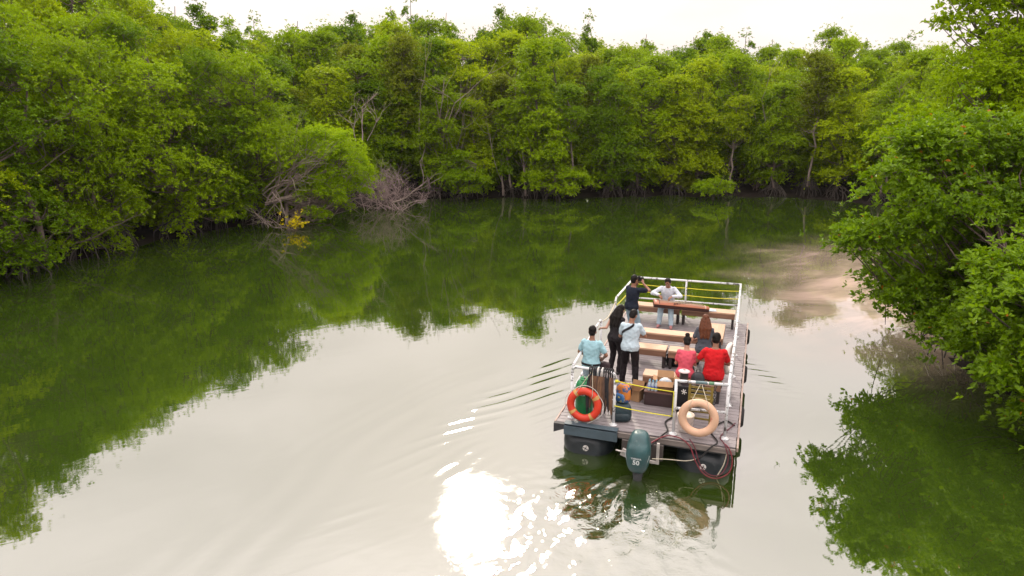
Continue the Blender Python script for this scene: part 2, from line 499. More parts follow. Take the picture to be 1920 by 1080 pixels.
Fb = np.stack([ib[:-1, :-1], ib[:-1, 1:], ib[1:, 1:], ib[1:, :-1]], -1).reshape(-1, 4)
MUD = M("dark mud", (0.016, 0.012, 0.010), 0.95, var=0.4, scale=1.2, bump=0.6, bscale=5, spec=0.08)
tag(link_mesh("mud_bank", mesh_np("mud_bank", Vb, [Fb], MUD, True)), "dark mud bank under the mangroves", kind='structure')
def ground_z(d):
    return float(np.interp(d, [a for a, _ in offs], [b for _, b in offs]))

# ------------------------------------------------------------------ trees
def unit(a):
    return a / np.maximum(np.linalg.norm(a, axis=-1, keepdims=True), 1e-9)

def leaves(rng, pos, axis_, nleaf, L, Wd, fold=False, spread=0.9, droop=0.15):
    """rosettes of leaves: pos, axis (N,3)"""
    N = len(pos)
    ax_ = unit(axis_)
    ref = np.where(np.abs(ax_[:, 2:3]) < 0.9, np.array([[0, 0, 1.0]]), np.array([[1.0, 0, 0]]))
    u = unit(np.cross(ref, ax_)); v = np.cross(ax_, u)
    az = rng.uniform(0, 2 * np.pi, (N, 1)) + np.arange(nleaf)[None] * 2 * np.pi / nleaf + rng.normal(0, 0.25, (N, nleaf))
    sp = spread + rng.normal(0, 0.22, (N, nleaf))
    rad = np.cos(az)[..., None] * u[:, None] + np.sin(az)[..., None] * v[:, None]
    d = np.sin(sp)[..., None] * rad + np.cos(sp)[..., None] * ax_[:, None]
    nrm = np.cos(sp)[..., None] * rad * -1 + np.sin(sp)[..., None] * ax_[:, None]
    s = np.cross(d, nrm)
    tw = rng.normal(0, 0.35, (N, nleaf, 1))
    s, nrm = s * np.cos(tw) + nrm * np.sin(tw), nrm * np.cos(tw) - s * np.sin(tw)
    Ls = (L * rng.uniform(0.7, 1.2, (N, nleaf, 1))); Ws = Ls * Wd / L
    b = pos[:, None] + d * Ls * 0.08 + rng.normal(0, L * 0.18, (N, nleaf, 3))
    tip = b + d * Ls - np.array([0, 0, 1.0]) * Ls * droop
    if not fold:
        mid = b + d * Ls * 0.5
        V = np.stack([b, mid + s * Ws * 0.5, tip, mid - s * Ws * 0.5], 2).reshape(-1, 3)
        k = np.arange(N * nleaf)[:, None] * 4
        return V, [k + np.array([[0, 1, 2, 3]])]
    m1, m2 = b + d * Ls * 0.38, b + d * Ls * 0.74 - np.array([0, 0, 1.0]) * Ls * droop * 0.4
    up = nrm * Ws * 0.13
    V = np.stack([b, m1 + s * Ws * 0.5 + up, m2 + s * Ws * 0.42 + up, tip, m2 - s * Ws * 0.42 + up, m1 - s * Ws * 0.5 + up], 2).reshape(-1, 3)
    k = np.arange(N * nleaf)[:, None] * 6
    return V, [np.concatenate([k + np.array([[0, 1, 2, 3]]), k + np.array([[0, 3, 4, 5]])])]

class Tubes:
    def __init__(s): s.V, s.F, s.n = [], [], 0
    def add(s, P, r0, r1, sides=5):
        P = np.asarray(P, float); m = len(P)
        t = unit(np.gradient(P, axis=0))
        ref = np.array([0, 0, 1.0]) if abs(t[:, 2]).mean() < 0.8 else np.array([1.0, 0, 0])
        u = unit(np.cross(ref, t)); w = np.cross(t, u)
        rr = np.linspace(r0, r1, m)[:, None, None]
        a = np.linspace(0, 2 * np.pi, sides, endpoint=False)
        ring = P[:, None] + (np.cos(a)[None, :, None] * u[:, None] + np.sin(a)[None, :, None] * w[:, None]) * rr
        s.V.append(ring.reshape(-1, 3))
        i = np.arange(m * sides).reshape(m, sides) + s.n
        j = np.roll(i, -1, 1)
        s.F.append(np.stack([i[:-1], j[:-1], j[1:], i[1:]], -1).reshape(-1, 4))
        s.n += m * sides
    def mesh(s, name, mat):
        return mesh_np(name, np.concatenate(s.V), [np.concatenate(s.F)], mat, True)

def bez(p0, p1, sag, rng, n=5, wob=0.05):
    t = np.linspace(0, 1, n)[:, None]
    p = p0 * (1 - t) + p1 * t
    p = p + np.sin(np.pi * t) * sag
    L = np.linalg.norm(p1 - p0)
    w = rng.normal(0, wob * L, (n, 3)); w[0] = w[-1] = 0
    return p + w

def tree_meshes(name, seed, lobes, npads, pad_r, ros, nleaf, L, Wd, leafm, barkm, base=(0, 0, 0), trunk_top=None, trunk_r=0.12, fold=False,
                roots=0, root_h=1.2, root_r=1.2, top_bias=0.35, stems=1, limb_r=0.035, flat=0.3, hollow=0.55, bare=0):
    """lobes: list of (centre, radii). Foliage pads sit on and inside the lobes; every pad hangs on a limb of the trunk."""
    rng = np.random.default_rng(seed)
    vol = np.array([r[0] * r[1] + r[1] * r[2] + r[0] * r[2] for _, r in lobes]); vol = vol / vol.sum()
    pick = rng.choice(len(lobes), npads, p=vol)
    C = np.array([lobes[i][0] for i in pick], float); Rr = np.array([lobes[i][1] for i in pick], float)
    d = unit(rng.normal(0, 1, (npads, 3)) + np.array([0, 0, top_bias]))
    rr = rng.uniform(hollow ** 2, 1, (npads, 1)) ** 0.5
    pc = C + d * Rr * rr
    pr_ = pad_r * rng.uniform(0.6, 1.25, npads)
    out = unit(d / Rr)
    # rosettes
    k = rng.poisson(ros, npads).clip(3)
    pi = np.repeat(np.arange(npads), k)
    n_ = len(pi)
    a = rng.uniform(0, 2 * np.pi, n_); q = np.sqrt(rng.uniform(0, 1, n_))
    off = np.stack([np.cos(a) * q, np.sin(a) * q, flat * (1 - q * q) + rng.normal(0, flat * 0.45, n_)], 1) * pr_[pi][:, None]
    off *= np.where(rng.uniform(0, 1, n_) < 0.17, rng.uniform(1.3, 2.5, n_), 1.0)[:, None]
    off[:, 2] += -0.35 * (off[:, 0] * out[pi, 0] + off[:, 1] * out[pi, 1])       # pads tilt outwards and down
    pos = pc[pi] + off
    pos[:, 2] = np.maximum(pos[:, 2], 0.12 + base[2])
    axs = np.stack([np.cos(a) * q * 0.7, np.sin(a) * q * 0.7, np.ones(n_)], 1) + out[pi] * 0.65 + rng.normal(0, 0.3, (n_, 3))
    V, F = leaves(rng, pos, axs, nleaf, L, Wd, fold)
    crown = mesh_np(name + " crown", V, F, leafm)
    # trunk and limbs
    T = Tubes()
    b = np.array(base, float)
    tops = []
    cz = np.mean([c for c, _ in lobes], axis=0)
    for s in range(stems):
        tt = np.array(trunk_top if trunk_top is not None else (cz[0], cz[1], max(c[2] + r[2] * 0.6 for c, r in lobes)), float)
        if stems > 1:
            tt = tt + np.append(rng.normal(0, 0.9, 2), rng.normal(0, 0.4)); bb = b + np.append(rng.normal(0, 0.35, 2), 0)
        else: bb = b
        bb = bb.copy(); bb[2] += root_h * 0.6 if roots else -0.1
        path = bez(bb, tt, np.append(rng.normal(0, 0.18, 2), 0), rng, 9, 0.012)
        T.add(path, trunk_r * (1 if s == 0 else 0.7), trunk_r * 0.25, 7)
        tops.append(path)
    for i in range(npads):
        path = tops[rng.integers(len(tops))]
        hd = np.linalg.norm(pc[i, :2] - path[:, :2], axis=1)
        want = pc[i, 2] - 0.6 * hd.min() - 0.3
        j = int(np.argmin(np.abs(path[:, 2] - max(want, path[1, 2] * 0.6 + path[0, 2] * 0.4))))
        T.add(bez(path[j], pc[i] - np.array([0, 0, 0.05]), np.array([0, 0, -0.12 * hd[j]]), rng, 5, 0.05), limb_r * (0.6 + 0.12 * np.linalg.norm(pc[i] - path[j])), 0.010, 4)
        for _ in range(3):
            e = pc[i] + np.append(rng.normal(0, pr_[i] * 0.55, 2), rng.uniform(0, 0.3) * pr_[i])
            T.add(bez(pc[i] - np.array([0, 0, 0.05]), e, np.zeros(3), rng, 3, 0.08), 0.010, 0.004, 3)
    for _ in range(bare):
        path = tops[rng.integers(len(tops))]; j = rng.integers(2, 7)
        e = path[j] + unit(np.append(rng.normal(0, 1, 2), rng.uniform(-0.3, 0.9))) * rng.uniform(0.6, 1.7)
        T.add(bez(path[j], e, np.zeros(3), rng, 4, 0.08), 0.018, 0.004, 3)
    trunk = T.mesh(name + " trunk", barkm)
    rootm = None
    if roots:
        T = Tubes()
        for _ in range(roots):
            aa = rng.uniform(0, 2 * np.pi); rd = root_r * rng.uniform(0.4, 1.1); h = root_h * rng.uniform(0.5, 1.2)
            e = b + np.array([math.cos(aa) * rd, math.sin(aa) * rd, -0.75])
            st = b + np.array([math.cos(aa) * 0.05, math.sin(aa) * 0.05, h])
            T.add(bez(st, e, np.array([math.cos(aa) * 0.25 * rd, math.sin(aa) * 0.25 * rd, 0.35 * h]), rng, 6, 0.03), 0.032, 0.016, 4)
        rootm = T.mesh(name + " roots", ROOT)
    return crown, trunk, rootm

def auto_lobes(rng, H, Rc, z0, n, squash=0.55, conic=0.0):
    out = []
    for i in range(n):
        t = (i + rng.uniform(0.2, 0.8)) / n
        z = z0 + (H - z0) * t
        env = Rc * (math.sin(math.pi * (0.20 + 0.68 * t)) ** 0.8) * (1 - conic * t)
        a = rng.uniform(0, 2 * math.pi); rad = env * rng.uniform(0.15, 0.55)
        r = env * rng.uniform(0.5, 0.75)
        out.append(((rad * math.cos(a), rad * math.sin(a), z - r * squash * 0.6), (r, r, r * squash)))
    out.append(((0, 0, H - 0.7), (Rc * 0.42, Rc * 0.42, 0.55)))
    return out

PROTO = {'far': [], 'tall': [], 'left': [], 'spire': []}
tones = ['deep', 'mid', 'yellow', 'mid', 'deep', 'yellow', 'mid', 'mid', 'yellow']
for i, tn in enumerate(tones):            # full crowned trees, 10 m
    rg = np.random.default_rng(100 + i)
    lb = auto_lobes(rg, 10.0, rg.uniform(1.9, 2.5), 1.6, 11, 0.6, 0.45 if i % 3 else 0.1)
    PROTO['far'].append((tn, tree_meshes("full mangrove", 200 + i, lb, 125, 0.66, 36, 6, 0.150, 0.078, LEAF[tn], BARK, trunk_top=(0, 0, 8.6), flat=0.42, trunk_r=0.12, roots=28, bare=6)))
for i, tn in enumerate(['mid', 'yellow', 'olive', 'deep', 'mid']):   # long bare trunks, crown in the upper half
    rg = np.random.default_rng(140 + i)
    lb = auto_lobes(rg, 10.0, rg.uniform(1.7, 2.2), 5.2, 7)
    PROTO['tall'].append((tn, tree_meshes("tall mangrove", 240 + i, lb, 82, 0.66, 36, 6, 0.150, 0.078, LEAF[tn], BARK_PALE, trunk_top=(0, 0, 8.8), flat=0.42, trunk_r=0.10, roots=24, bare=16)))
for i, tn in enumerate(['deep', 'mid', 'yellow', 'mid', 'deep', 'yellow']):   # bushy trees hanging low over the water, 9 m
    rg = np.random.default_rng(160 + i)
    lb = auto_lobes(rg, 9.0, rg.uniform(2.6, 3.2), 0.9, 13, 0.6)
    PROTO['left'].append((tn, tree_meshes("bushy mangrove", 260 + i, lb, 150, 0.64, 40, 6, 0.128, 0.064, LEAF[tn], BARK, trunk_top=(0, 0, 6.9), flat=0.42, trunk_r=0.13, roots=28, stems=2, bare=10)))
for i in range(4):                        # slender emergent trees with loose tufts
    rg = np.random.default_rng(180 + i)
    lb = []
    for k in range(7):
        t = k / 6; r = 1.15 * (1 - t) ** 0.7 + 0.22
        z = 5.6 + 4.0 * t
        a = rg.uniform(0, 6.28)
        lb.append(((0.35 * r * math.cos(a), 0.35 * r * math.sin(a), z), (r, r, 0.5 - 0.2 * t)))
    tn = ['deep', 'mid'][i % 2]
    PROTO['spire'].append((tn, tree_meshes("slender mangrove", 280 + i, lb, 70, 0.40, 24, 6, 0.165, 0.085, LEAF[tn], BARK, trunk_r=0.09, trunk_top=(0, 0, 9.6), bare=2, limb_r=0.02, hollow=0.3, flat=0.6)))
# undergrowth between the trunks
for i in range(4):
    rg = np.random.default_rng(190 + i)
    lb = auto_lobes(rg, 3.0, 1.7, 0.4, 5, 0.6)
    tn = ['deep', 'olive', 'mid', 'deep'][i]
    PROTO.setdefault('shrub', []).append((tn, tree_meshes("undergrowth", 290 + i, lb, 46, 0.55, 22, 6, 0.16, 0.08, LEAF[tn], BARK, trunk_r=0.05, stems=2, bare=4)))

NTREE = 0
def place_tree(kind, idx, x, y, z, scale, rz, label, group, name="mangrove_tree", sz=None, roots=True):
    global NTREE
    tn, (cr, tr, ro) = PROTO[kind][idx % len(PROTO[kind])]
    t = tag(empty(name, (x, y, z), rz), label, "shrub" if kind == "shrub" else "tree", group)
    sxy = scale if sz is None else scale
    t.scale = (sxy, sxy, scale if sz is None else sz)
    link_mesh("crown", cr, t); link_mesh("trunk", tr, t)
    if ro is not None and roots: link_mesh("prop_roots", ro, t)
    NTREE += 1
    return t

def px_of(x, y, z):
    c, s = math.cos(PITCH), math.sin(PITCH); dz = z - CAM_H
    f = y * c - dz * s; u = y * s + dz * c
    return 960 + FPX * x / f, 540 - FPX * u / f
def z_for_top(x, y, py):
    lo, hi = 0.0, 40.0
    for _ in range(40):
        m = (lo + hi) / 2
        if px_of(x, y, m)[1] > py: lo = m
        else: hi = m
    return lo

SKYLINE = [(-700, -330), (-400, -200), (200, -60), (300, 5), (420, 62), (500, 60), (600, 52), (700, 40), (800, 35), (900, 35), (980, 25), (1050, 60), (1150, 72), (1240, 84), (1330, 50), (1420, 86), (1550, 50), (1650, 82), (1750, 84), (2400, 84)]
skx, sky_ = np.array(SKYLINE, float).T
TONE_WORD = {'deep': 'dark green', 'mid': 'mid green', 'yellow': 'yellow-green', 'olive': 'brownish olive'}
def sector(px):
    for lim, w in ((160, "left bank's near end"), (330, "middle of left bank"), (505, "left bank before round bush"),
                   (640, "behind round bush"), (780, "behind leafless brush"), (900, "far bank by bare trunks"), (1040, "far bank left of raft"),
                   (1180, "far bank beyond port rail"), (1330, "far bank beyond musician"), (1480, "far bank beyond starboard bow"),
                   (1620, "far bank beyond silt patch"), (9999, "far bank beside near right trees")):
        if px < lim: return w
ROWW = ["waterfront", "second rank", "third rank", "fourth rank", "fifth rank", "sixth rank", "rearmost rank"]
KINDW = {'far': 'full crowned mangrove', 'tall': 'bare trunked mangrove', 'left': 'bushy hanging mangrove'}
rng = np.random.default_rng(77)
sarr = np.concatenate([[0], np.cumsum(np.hypot(*np.diff(bp, axis=0).T))])
def at_bank(s, d):
    x, y = np.interp(s, sarr, bp[:, 0]), np.interp(s, sarr, bp[:, 1])
    nxx, nyy = np.interp(s, sarr, bn[:, 0]), np.interp(s, sarr, bn[:, 1])
    return x + nxx * d, y + nyy * d
s_a = sarr[np.argmin(np.hypot(bp[:, 0] + 24, bp[:, 1] - 12))]
s_l = sarr[np.argmin(np.hypot(bp[:, 0] + 12, bp[:, 1] - 38))]
s_b = sarr[np.argmin(np.hypot(bp[:, 0] - 23, bp[:, 1] - 43))]
row_d = [0.7, 3.8, 6.8, 10.2, 14.0, 18.5, 23.5]
row_f = [0.86, 0.90, 0.92, 0.94, 0.96, 0.98, 1.0]
for k, (d, f) in enumerate(zip(row_d, row_f)):
    s = s_a + (k % 2) * 1.3
    step = [2.2, 2.3, 2.4, 2.5, 2.6, 2.7, 2.7][k]
    s_end = s_b + (0 if k == 0 else 4)
    while s < s_end:
        left = s < s_l
        ss = s + rng.uniform(-0.5, 0.5); dd = d + rng.uniform(-0.7, 0.9) - (0.7 if left and k == 0 else 0)
        st = step * (1.15 if left else 1.0)
        # the rows fan out inland: step measured on the row itself
        x0, y0 = at_bank(s, d); x1, y1 = at_bank(s + 0.5, d)
        s += st / max(0.7, math.hypot(x1 - x0, y1 - y0) / 0.5)
        x, y = at_bank(ss, dd)
        if left and k > 4: continue
        px = px_of(x, y, 5)[0]
        if px < -560 or px > 1960: continue
        sk = float(np.interp(px, skx, sky_))
        top = z_for_top(x, y, sk + rng.uniform(-4, 22) * (1 if k > 4 else 0.6))
        gz = ground_z(dd)
        H = (top - gz) * f * (rng.uniform(0.62, 1.03) if k < 3 else rng.uniform(0.88, 1.06))
        H = min(H, top - gz)
        if left:
            H = (top - gz) * [0.86, 0.92, 0.97, 1.0, 1.0][k] * rng.uniform(0.86, 1.06); H = max(H, 8.6 if k < 2 else 9.5)
            kind = 'left'; base_h = 9.0
        else:
            kind = 'tall' if rng.uniform() < (0.42 if k < 2 else 0.2) else 'far'; base_h = 10.0
            if 520 < px < 780 and k < 2: kind = 'tall'; 
        if 500 < px < 770 and k == 0: continue
        i = int(rng.integers(len(PROTO[kind])))
        tn = PROTO[kind][i][0]
        if left: wh = f"{TONE_WORD[tn]} {KINDW[kind]} {ROWW[k]}, {sector(px)}"
        else: wh = f"{TONE_WORD[tn]} {KINDW[kind]} {ROWW[k]} {sector(px)}"
        sz = H / base_h
        sxy = max(0.72, min(1.2, (0.55 * sz + 0.42) * rng.uniform(0.88, 1.15)))
        place_tree(kind, i, x, y, gz - 0.05, sxy, rng.uniform(0, 6.28), wh, wh, sz=sz, roots=(k < 2))

# undergrowth that fills the dark between trunks
for k, d in enumerate((2.6, 5.2, 8.6)):
    s = s_a + k * 0.8
    while s < s_b + 2:
        ss = s + rng.uniform(-0.6, 0.6); x, y = at_bank(ss, d + rng.uniform(-0.8, 0.8))
        s += [2.7, 2.9, 2.9][k]
        px = px_of(x, y, 1)[0]
        if px < -200 or px > 1900: continue
        i = int(rng.integers(4))
        lab = f"low {TONE_WORD[PROTO['shrub'][i][0]]} undergrowth shrub, {['front', 'middle', 'deep'][k]} row, {sector(px)}"
        place_tree('shrub', i, x, y, ground_z(d) - 0.05, rng.uniform(0.85, 1.25), rng.uniform(0, 6.28), lab, lab, name="mangrove_shrub", sz=rng.uniform(0.8, 1.5), roots=False)

for i, (x, y, H, lab) in enumerate([(-9.9, 47.4, 8.5, "nearest"), (-8.6, 51.5, 10.0, "tallest"), (-11.6, 46.0, 8.0, "leftmost"), (-7.6, 48.8, 6.5, "shortest"), (-10.6, 52.5, 9.4, "hindmost")]):
    place_tree('far', i * 2 + 1, x, y, 0.3, 1.0, i * 1.3, f"{lab} of five full crowned mangroves in the corner behind the leafless brush", "mangroves in the corner of the bay", sz=H / 10)

# the wood going on behind the ranks one can count
rw = np.random.default_rng(55)
nw = 15000
ws = rw.uniform(s_a, s_b + 4, nw); wd_ = rw.uniform(28, 40, nw)
wx = np.interp(ws, sarr, bp[:, 0]) + np.interp(ws, sarr, bn[:, 0]) * wd_
wy = np.interp(ws, sarr, bp[:, 1]) + np.interp(ws, sarr, bn[:, 1]) * wd_
wz = 1.5 + rw.uniform(0, 1, nw) ** 0.8 * (6.2 + 1.3 * np.sin(ws * 1.7) + 0.8 * np.sin(ws * 4.1 + wd_))
Vw, Fw = leaves(rw, np.stack([wx, wy, wz], 1), np.stack([rw.normal(0, .5, nw), rw.normal(-.4, .5, nw), np.ones(nw)], 1), 5, 0.42, 0.24)
tag(link_mesh("distant_wood", mesh_np("distant_wood", Vw, Fw, LEAF['deep'])), "dark green wood behind the ranks of mangroves", "wood", kind='stuff')

# slender emergents along the skyline
for px, py, Yd in [(372, -8, 47), (432, 18, 56), (478, 34, 66), (560, 30, 66), (665, 14, 68), (735, 4, 70), (772, -6, 70), (838, 14, 70), (940, 2, 68), (1052, 38, 70), (1102, 30, 70), (1212, 56, 70), (1322, 50, 72), (1300, 62, 72),
                   (1398, 64, 72), (1448, 66, 74), (1588, 70, 74), (1626, 66, 74), (1706, 68, 74), (330, 0, 50)]:
    x = (px - 960) / FPX * (Yd * math.cos(PITCH) - 5 * math.sin(PITCH))
    z = z_for_top(x, Yd, py)
    side = sector(px)
    lab = f"slender treetop on the skyline, {side}"
    place_tree('spire', NTREE, x, Yd, 1.5, 1.0 * rng.uniform(0.85, 1.15), rng.uniform(0, 6), lab, lab, sz=(z - 1.5) / 9.95, roots=False)

# ---- single plants of the far and left bank
def special(name, meshes, loc, label, cat, rz=0.0):
    t = tag(empty(name, loc, rz), label, cat)
    link_mesh("crown", meshes[0], t); link_mesh("trunk", meshes[1], t)
    if meshes[2] is not None: link_mesh("prop_roots", meshes[2], t)
    return t

lb = [((1.0, 0, 3.1), (1.7, 1.6, 1.7)), ((1.6, -0.2, 2.2), (1.3, 1.3, 1.7)), ((0.4, 0.0, 4.0), (1.2, 1.1, 0.8)), ((0.5, -0.6, 1.4), (1.4, 1.0, 1.1))]
special("round_bush", tree_meshes("round bush", 501, lb, 140, 0.44, 52, 6, 0.115, 0.048, LEAF['bush'], BARK_PINK, base=(-1.6, 0.4, 0), trunk_top=(0.2, 0, 3.2), trunk_r=0.11, stems=5, flat=0.5, hollow=0.78, bare=40, top_bias=0.3),
        (-10.3, 37.7, 0.1), "round yellow-green bush bulging over the water at the bend", "bush")
lb = [((0, 0, 1.6), (1.35, 1.0, 1.1)), ((0.1, 0, 2.4), (0.8, 0.7, 0.7)), ((0.7, -0.2, 1.0), (1.0, 0.8, 0.6))]
special("mangrove_bush", tree_meshes("small bush", 502, lb, 62, 0.5, 34, 6, 0.13, 0.06, LEAF['bush'], BARK, trunk_r=0.06, stems=2, roots=10, root_h=0.7, root_r=0.7),
        (-3.2, 46.0, 0.05), "bright green leafy bush at the far waterline below pale bare trunks", "bush")
lb = [((0, 0, 1.2), (1.9, 1.2, 1.0)), ((-0.2, 0, 2.6), (1.0, 0.8, 0.9)), ((-0.1, 0, 3.7), (0.55, 0.5, 0.7)), ((1.3, -0.2, 1.0), (1.2, 1.0, 0.7))]
special("mangrove_bush", tree_meshes("cone bush", 503, lb, 90, 0.5, 32, 6, 0.14, 0.065, LEAF['mid'], BARK, trunk_r=0.07, stems=2, roots=10, root_h=0.7, root_r=0.8),
        (2.7, 46.2, 0.05), "pointed mid green bush at the far waterline left of the musician", "bush")
lb = [((0, 0, 0.75), (1.3, 0.8, 0.4)), ((-0.6, 0, 0.55), (0.8, 0.6, 0.3))]
special("mangrove_bush", tree_meshes("low bush", 504, lb, 34, 0.42, 30, 6, 0.14, 0.065, LEAF['bush'], BARK, trunk_r=0.05, stems=2, roots=6, root_h=0.5, root_r=0.5),
        (13.3, 46.6, 0.05), "low bright bough over the far waterline right of the raft", "bush")

def grow(T, rng, p, d, L, r, depth, spread=0.55, up=0.1, seg=5, kids=3):
    pts = [p]; dd = d
    for i in range(seg):
        dd = unit(dd + rng.normal(0, 0.14, 3) + np.array([0, 0, up * 0.3]))
        pts.append(pts[-1] + dd * L / seg)
    T.add(np.array(pts), r, r * 0.45, 5 if r > 0.03 else 3)
    if depth == 0: return
    for k in range(kids):
        j = int(rng.integers(2, seg + 1))
        nd = unit(dd + rng.normal(0, spread, 3))
        grow(T, rng, pts[j], nd, min(L * rng.uniform(0.5, 0.75), 1.3 * L ** 0.4), r * 0.5, depth - 1, spread, up, seg, kids)

def dead(name, loc, label, cat, starts, seed, mat, depth=3, kids=3, spread=0.55, up=0.1):
    rng = np.random.default_rng(seed); T = Tubes()
    for p, d, L, r in starts:
        grow(T, rng, np.array(p, float), unit(np.array(d, float)), L, r, depth, spread, up, kids=kids)
    o = link_mesh(name, T.mesh(name, mat), loc=loc)
    return tag(o, label, cat)
rg = np.random.default_rng(9)
dead("dead_brush", (-7.4, 42.2, 0.0), "leafless pinkish brown brush sprawling to the water beside the round bush", "dead bush",
     [((rg.uniform(-1.4, 1.0), rg.uniform(-0.5, 0.6), 0.0), (rg.normal(0.1, 0.6), rg.normal(-0.1, 0.4), rg.uniform(0.4, 1.2)), rg.uniform(1.2, 1.9), 0.030) for _ in range(26)], 31, BARK_PINK, 3, 4, 0.75, -0.05)
dead("dead_branch", (-6.9, 41.0, 0.6), "pale bare bough reaching right from the leafless brush", "branch",
     [((0, 0, 0), (1, -0.1, 0.22), 2.3, 0.05)], 33, BARK_PALE, 2, 3, 0.45)
dead("dead_branches", (-12.7, 36.8, 1.3), "fan of grey pink bare boughs on the left side of the round bush", "branch",
     [((rg.uniform(-0.3, 0.3), rg.uniform(-0.2, 0.2), rg.uniform(-0.3, 0.5)), (rg.uniform(0.35, 1.1), rg.uniform(-0.3, 0.1), rg.uniform(0.25, 1.2)), rg.uniform(1.8, 2.8), 0.05) for _ in range(11)], 35, BARK_PALE, 2, 3, 0.4, 0.0)
dead("dead_branches", (-12.3, 36.4, 1.5), "pale boughs bending down to the water below the fan of boughs", "branch",
     [((0, 0, 0.3), (0.8, -0.5, -0.55), 1.8, 0.04), ((0.2, 0, 0.4), (0.6, -0.4, -0.9), 1.6, 0.03), ((-0.5, 0, 0.2), (1, -0.6, -0.3), 2.0, 0.03)], 37, BARK_PALE, 2, 3, 0.4, -0.6)
dead("dead_tree", (-9.2, 44.5, 3.9), "thin leafless treetop rising above the round bush", "dead tree",
     [((0, 0, 0), (0.1, 0, 1), 2.0, 0.04), ((0.3, 0, 0), (0.5, 0, 1), 1.6, 0.03), ((-0.4, 0, 0), (-0.4, 0, 1), 1.7, 0.03)], 39, BARK_PINK, 3, 3, 0.5)
for i, (x, y, dx, Hh_, lab) in enumerate([(-5.3, 47.2, -0.10, 6.2, "pale leaning trunk, leafless, leftmost of the bare trunks at the far water"),
                                          (-4.1, 47.6, 0.02, 6.6, "pale forked leafless tree left of the bright far bush"),
                                          (-3.0, 48.2, -0.12, 7.4, "tall pale leafless tree with bent limbs behind the bright far bush"),
                                          (-0.6, 47.6, -0.16, 6.0, "pinkish bare tree right of the bright far bush"),
                                          (0.9, 47.4, 0.0, 4.2, "short bare pink stem at the far waterline near the pointed bush"),
                                          (18.6, 50.2, 0.0, 6.4, "pale bare tree on the far bank above the silt patch")]):
    dead("dead_tree", (x, y, 0.1), lab, "dead tree", [((0, 0, 0), (dx, -0.03, 1), Hh_, 0.055), ((0.12, 0, 0), (dx + 0.07, -0.04, 1), Hh_ * (0.7 if i != 5 else 0.2), 0.035)], 60 + i, BARK_PALE if i != 4 else BARK_PINK, 2, 3, 0.5, 0.4)
# gold leafed twig lying on the water
rgx = np.random.default_rng(71)
t = tag(empty("fallen_branch", (-11.2, 35.4, 0.05)), "fallen grey branch with golden yellow leaves dipping into the water", "branch")
T = Tubes()
for i in range(10):
    grow(T, rgx, np.array([-0.9 + rgx.uniform(-.3, .5), rgx.uniform(-.2, .4), 0.1]), unit(np.array([rgx.uniform(-.6, 1), rgx.uniform(-1, .3), rgx.uniform(0, .7)])), 0.9, 0.022, 2, 0.6, -0.1)
link_mesh("twigs", T.mesh("twigs", BARK_PALE), t)
ps = np.stack([rgx.normal(0.35, 0.33, 50), rgx.normal(-0.2, 0.25, 50), np.abs(rgx.normal(0.3, 0.25, 50)) + 0.05], 1)
Vv, Ff = leaves(rgx, ps, np.stack([rgx.normal(0, .4, 50), rgx.normal(-.3, .4, 50), np.ones(50)], 1), 5, 0.15, 0.08)
link_mesh("leaves", mesh_np("gold leaves", Vv, Ff, LEAF['gold']), t)
# bare boughs hanging low over the water on the left bank
for i, (x, y, z, d, L, lab) in enumerate([(-18.3, 28.2, 0.7, (1.0, 0.1, 0.22), 2.2, "crooked grey bough reaching out over the water on the left bank"),
                                          (-19.9, 25.6, 0.5, (0.5, -0.2, 0.4), 1.4, "grey bough slanting out of the dark nearest the left edge"),
                                          (-17.6, 30.6, 1.6, (0.15, -0.2, 1.0), 2.4, "pale thin trunk climbing out of the left bank foliage")]):
    dead("dead_branch", (x, y, z), lab, "branch", [((0, 0, 0), d, L, 0.035)], 90 + i, BARK, 2, 2, 0.4, 0.1)

